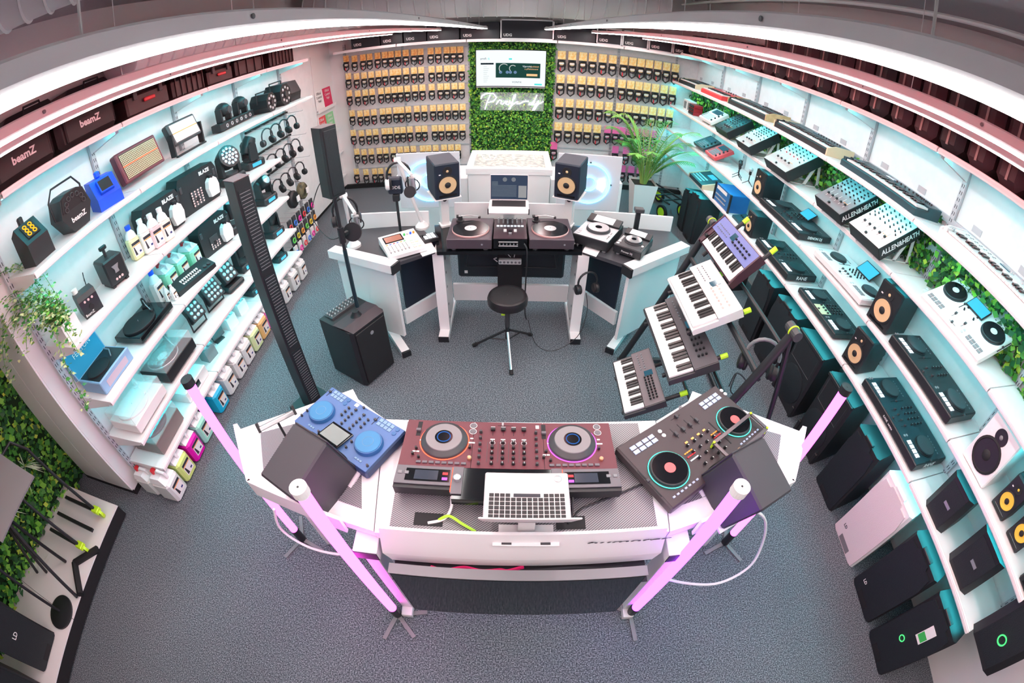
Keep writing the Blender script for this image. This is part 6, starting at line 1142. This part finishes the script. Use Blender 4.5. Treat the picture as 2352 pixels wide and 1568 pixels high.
s1 = thing('laptop_easel', 'black stand with grey square top and splayed lime-tipped legs', 'stand', (-3.25, .15, zp)); G(T(.45, .05, 1.05) @ RY(radians(12))).box(-.28, .28, -.22, .22, 0, .012).o('top_plate', GREY, s1); [G().tube([(0, 0, .75), p], .014, 8).o('leg', BLACK, s1, True) for p in ((.3, -.18, .01), (-.2, -.15, .01), (.0, .02, .01), (-.33, -.2, .01))]; G().tube([(0, 0, .7), (.2, .03, .9), (.45, .05, 1.04)], .02, 8).o('mast', BLACK, s1, True); G().tube([(.13, .05, .015), (.33, .24, .015)], .03, 8).o('padded_foot', BLACKM, s1, True); G().tube([(.13, .05, .015), (.33, -.15, .015)], .03, 8).o('padded_foot', BLACKM, s1, True)
s2 = thing('microphone_stand', 'black microphone stand with heavy round base on the platform', 'stand', (-3.08, -.21, zp)); G().lathe([(.135, 0), (.135, .015), (.11, .025), (.02, .03)], 32).o('round_base', BLACK, s2, True); G().tube([(0, 0, .03), (-.12, .02, 1.1)], .012, 8).o('tube', BLACK, s2, True); s3 = pa_speaker('floor_speaker', 'black speaker with small white logo lying on the platform', (-3.25, -.56, zp), radians(90), .34, .34, .62, BLACK, CGR, 0, logo=('LD', .05, PAPER, 0, .35)); pa_speaker('floor_speaker', 'black speaker at the bottom left corner of the picture', (-3.25, -1.02, zp), radians(90), .4, .4, .7, BLACK, CGR, 0)
for i, (y, z) in enumerate(((.55, 1.15), (.20, .62), (-.25, .75), (.62, .62))):
    t = thing('spider_plant', f'pale spider plant tuft on the plant wall, {ORD[i]} from the white end panel', 'plant', (-3.72, y, z)); q = random.Random(60 + i)
    for k in range(22): a = q.random()*6.28; L_ = q.uniform(.1, .2); G().add([(0, 0, 0), (.05, L_*.5*cos(a) - .006, L_*.5*sin(a)), (.05, L_*.5*cos(a) + .006, L_*.5*sin(a)), (.07, L_*cos(a), L_*sin(a) - .04)], [(0, 1, 2), (1, 3, 2)]).o('blade', mat('pale_blade', (.6, .75, .5), .5), t)
# ================================================================ cable wall
CARD = mat('amber_cable_card', (.90, .55, .16), .5, noise=(26, (.95, .78, .42), .4, .6)); CARD2 = mat('cable_card_rust', (.75, .28, .06), .5, noise=(30, (.9, .55, .2), .4, .6)); PINKC = mat('pink_cable_card', (.85, .15, .38), .5)
def pack(s, card):
    g = []
    c = G().box(-.046*s, .046*s, -.006, 0, -.175*s, 0, .002).o('card', card); w1 = G().box(-.046*s, .046*s, -.0075, -.006, -.165*s, -.145*s).o('price_strip', PAPER); b1 = G().box(-.046*s, .046*s, -.0072, -.006, -.14*s, -.105*s).o('dark_band', INK)
    k = G()
    for i in range(3): k.ring((0, -.016 - i*.008, -.155*s), (.036 + .004*i)*s, .007*s, (0, 1, 0), n=16, k=5)
    k.tube([(-.042*s, -.02, -.15*s), (-.038*s, -.02, -.23*s), (0, -.02, -.26*s), (.038*s, -.02, -.23*s), (.042*s, -.02, -.15*s)], .010*s, 5)
    k = k.o('cable_coil', BLACKM); h = G().tube([(0, .05, -.012), (0, -.04, -.012)], .0025, 4).o('hook', SILVER); p_ = G().cyl((-.012*s, -.03, -.245*s), (-.012*s, -.03, -.19*s), .007*s, n=6).o('plug', mat('red_plug', (.7, .03, .05), .4)); p2 = G().cyl((-.012*s, -.03, -.245*s), (-.012*s, -.03, -.19*s), .007*s, n=6).o('plug', SILVER)
    for o in (c, w1, b1, k, h, p_, p2): C.objects.unlink(o)
    return c, w1, b1, k, h, p_, p2
PK = {('a', 1): pack(1.0, CARD), ('r', 1): pack(1.0, CARD2), ('a', 2): pack(1.28, CARD), ('p', 1): pack(1.15, PINKC)}
def hang(key, x, z, label, i):
    t = thing('cable_pack', label, 'cable pack', (x, YB - .10, z), 0, 'carded cables on the cable wall'); P_ = PK[key]
    for k, o in enumerate(P_):
        if k >= 5 and (k - 5 != i % 2): continue
        inst(o, o.name.split('.')[0], t, (0, 0, 0))
LX = [[-2.613,-2.476,-2.345,-2.227,-2.099,-1.988,-1.88,-1.778,-1.659,-1.536,-1.42,-1.271,-1.153,-1.044,-.94,-.822]]*5 + [[-2.614,-2.485,-2.345,-2.217,-2.092,-1.969,-1.861,-1.749,-1.624,-1.492,-1.378,-1.262,-1.138,-1.016,-.905],[-2.647,-2.479,-2.336,-2.22,-2.093]]
for r, (xs, z) in enumerate(zip(LX, (2.298, 2.004, 1.719, 1.378, 1.043, .711, .357))):
    for i, x in enumerate(xs): hang(('r' if r == 0 else 'a', 1), x + rnd.uniform(-.012, .012), z + (.02 if i == 0 else 0), f'carded cable door-side of the moss, row {ORD[r]} from top, {ORD[i]} from door', i + r)
RX_ = [.655,.812,.972,1.117,1.27,1.422,1.593,1.732,1.862,1.992,2.13,2.274,2.418]
for r, z in enumerate((2.245, 1.868, 1.484, 1.096)):
    for i, x in enumerate(RX_[:13 if r < 3 else 5]): hang(('a', 2), x, z, f'large carded cable past the moss, row {ORD[r]} from top, {ORD[i]} from moss', i)
n = 0
for xs, z in (([1.436,1.568,1.679,1.798,1.918,2.06,2.2], 1.094), ([.604,1.595,1.774,1.931,2.08,2.22], .765), ([1.6,1.75,1.9,2.051,2.2], .446)):
    for i, x in enumerate(xs): hang(('p', 1), x, z, f'pink carded cable low beside the palm, hanging at {["upper", "middle", "lower"][[1.094, .765, .446].index(z)]} level, {ORD[i]} from the moss', i)
for z in (2.29, 1.995, 1.71, 1.37, 1.035, .70, .35): G().box(-2.62, -.74, YB - .045, YB - .03, z - .012, z + .006).o('hook_rail', STEEL, WB); G().box(.60, 2.42, YB - .045, YB - .03, z - .05, z - .032).o('hook_rail', STEEL, WB)
tv2 = thing('wall_television', 'wall television showing a white shop web page', 'television', (-.088, YB - .17, 1.645)); G().box(-.515, .515, -.02, .03, 0, .595, .004).o('housing', BLACK, tv2); G().box(-.505, .505, -.021, -.02, .025, .585).o('screen', em('white_web_page', (.86, .93, .97), .85), tv2); G().box(-.505, .505, -.022, -.02, .0, .012).o('lower_trim', LSILV, tv2); G().box(-.1, .1, .03, .16, .2, .4).o('mount', BLACKM, tv2)
G().box(-.22, .43, -.0218, -.021, .155, .385).o('banner', em('dark_green_banner', (.015, .06, .05), .8), tv2); G().box(-.44, -.25, -.0218, -.021, .36, .385).o('menu_bar', em('menu_bar', (.01, .02, .03), .5), tv2); G().box(.23, .39, -.0225, -.0218, .185, .22).o('banner_button', em('orange_button', (1, .6, .3), .8), tv2); G().box(-.03, .015, -.0218, -.021, .435, .46).o('search_button', em('turquoise_button', (.1, .8, .75), .8), tv2); G().box(.35, .46, -.0218, -.021, .045, .07).o('chat_button', MATS['turquoise_button'], tv2)
for x, r in ((-.10, .07), (.03, .05)): G().ring((x, -.0225, .30), r, .006, (0, 1, 0), n=20, a0=pi, a1=2*pi).o('headphone_arc', em('banner_grey', (.55, .6, .58), .8), tv2); [G().cyl((x + s*r*.7, -.0222, .24), (x + s*r*.7, -.0232, .24), .024, n=12).o('headphone_cup', em('banner_blue', (.15, .25, .4), .8), tv2) for s in (-1, 1)]
for body, s, x, z, mm in (('profi', .045, -.40, .452, 'menu_bar'), ('dj', .045, -.325, .452, 'turquoise_button'), ('Výprodej', .035, .235, .335, 'white_web_page'), ('sluchátek', .035, .345, .335, 'orange_button'), ('a příslušenství', .035, .30, .295, 'orange_button'), ('VONYX', .04, .09, .085, 'menu_bar')): txt(body, s, tv2, MATS[mm], (x, -.0235, z), (pi/2, 0, 0))
for i in range(9): G().box(-.40, -.40 + .05 + (i*7 % 4)*.01, -.0218, -.021, .325 - i*.03, .331 - i*.03).o('menu_line', MATS['banner_grey'], tv2)
nd = thing('neon_lettering', 'white handwritten neon lettering on the moss wall', 'neon sign', (-.062, YB - .15, 1.42)); NW = em('white_violet_neon', (.85, .8, 1.0), 4.5)
strokes = [[(-.47, .04), (-.45, .09), (-.38, .125), (-.28, .12), (-.235, .06), (-.28, .0), (-.36, -.02)], [(-.33, .10), (-.37, .0), (-.41, -.13)], [(-.24, -.05), (-.21, .0), (-.185, .02), (-.16, .01), (-.17, -.04), (-.14, -.05), (-.10, .0), (-.07, .005), (-.10, -.04), (-.06, -.06), (-.03, -.01), (-.04, .01)], [(-.02, -.04), (.04, .06), (.05, .11), (.03, .10), (.0, -.02), (-.03, -.12), (-.05, -.13), (.0, -.06), (.05, -.02), (.08, .0), (.07, -.04), (.11, -.04), (.17, .0), (.25, .01)], [(.30, -.02), (.26, -.02), (.25, -.05), (.29, -.05), (.34, .03), (.37, .11)], [(.34, .03), (.31, -.05), (.35, -.05), (.40, .02), (.39, -.03), (.34, -.13), (.31, -.14), (.34, -.08), (.42, -.02), (.47, .01)]]
for s in strokes: G().tube([(x, 0, z) for x, z in s], .0065, 6).o('neon_stroke', NW, nd, True)
G().box(-.48, .48, .02, .026, -.15, .14).o('clear_backing', GLASS, nd)
FC = mat('aluminium_edging', (.75, .75, .76), .3, .6); FB2 = mat('flight_case_black', (.012, .012, .018), .4)
x = -2.42
for i, (w_, h_, al) in enumerate(((.44, .22, 0), (.33, .22, 0), (.33, .22, 0), (.46, .24, 0), (.55, .26, 0), (.74, .30, 1), (.58, .26, 0), (.36, .25, 1), (.38, .25, 1), (.36, .24, 1), (.46, .24, 1))):
    t = thing('flight_case', f'{"aluminium edged " if al else ""}black flight case above the cable wall, {ORD[i]} from the door', 'flight case', (x + w_/2, YB - .19, 2.406), 0, 'flight cases above the cable wall'); G().box(-w_/2, w_/2, -.16, .16, 0, h_, .006).o('shell', FB2, t); txt('UDG', .055, t, PAPER, (-w_/2 + .1, -.1645, .06), (pi/2, 0, 0), bold=.001)
    G().box(-w_/2 + .04, -w_/2 + .16, -.1625, -.16, .03, .09).o('logo_plate', DARK, t)
    if al: [G().box(a, b, -.166, -.14, c, d).o('edge', FC, t) for a, b, c, d in ((-w_/2 - .004, w_/2 + .004, -.0, .016), (-w_/2 - .004, w_/2 + .004, h_ - .016, h_ + .004), (-w_/2 - .004, -w_/2 + .014, 0, h_), (w_/2 - .014, w_/2 + .004, 0, h_))]
    x += w_ + .015
# ---- lettering becomes plain meshes
bpy.context.view_layer.update(); dg = bpy.context.evaluated_depsgraph_get()
for o in [o for o in list(C.objects) if o.type == 'FONT']:
    me = bpy.data.meshes.new_from_object(o.evaluated_get(dg)); n_ = bpy.data.objects.new(o.name, me); C.objects.link(n_)
    n_.parent = o.parent; n_.matrix_local = o.matrix_local.copy(); bpy.data.objects.remove(o)
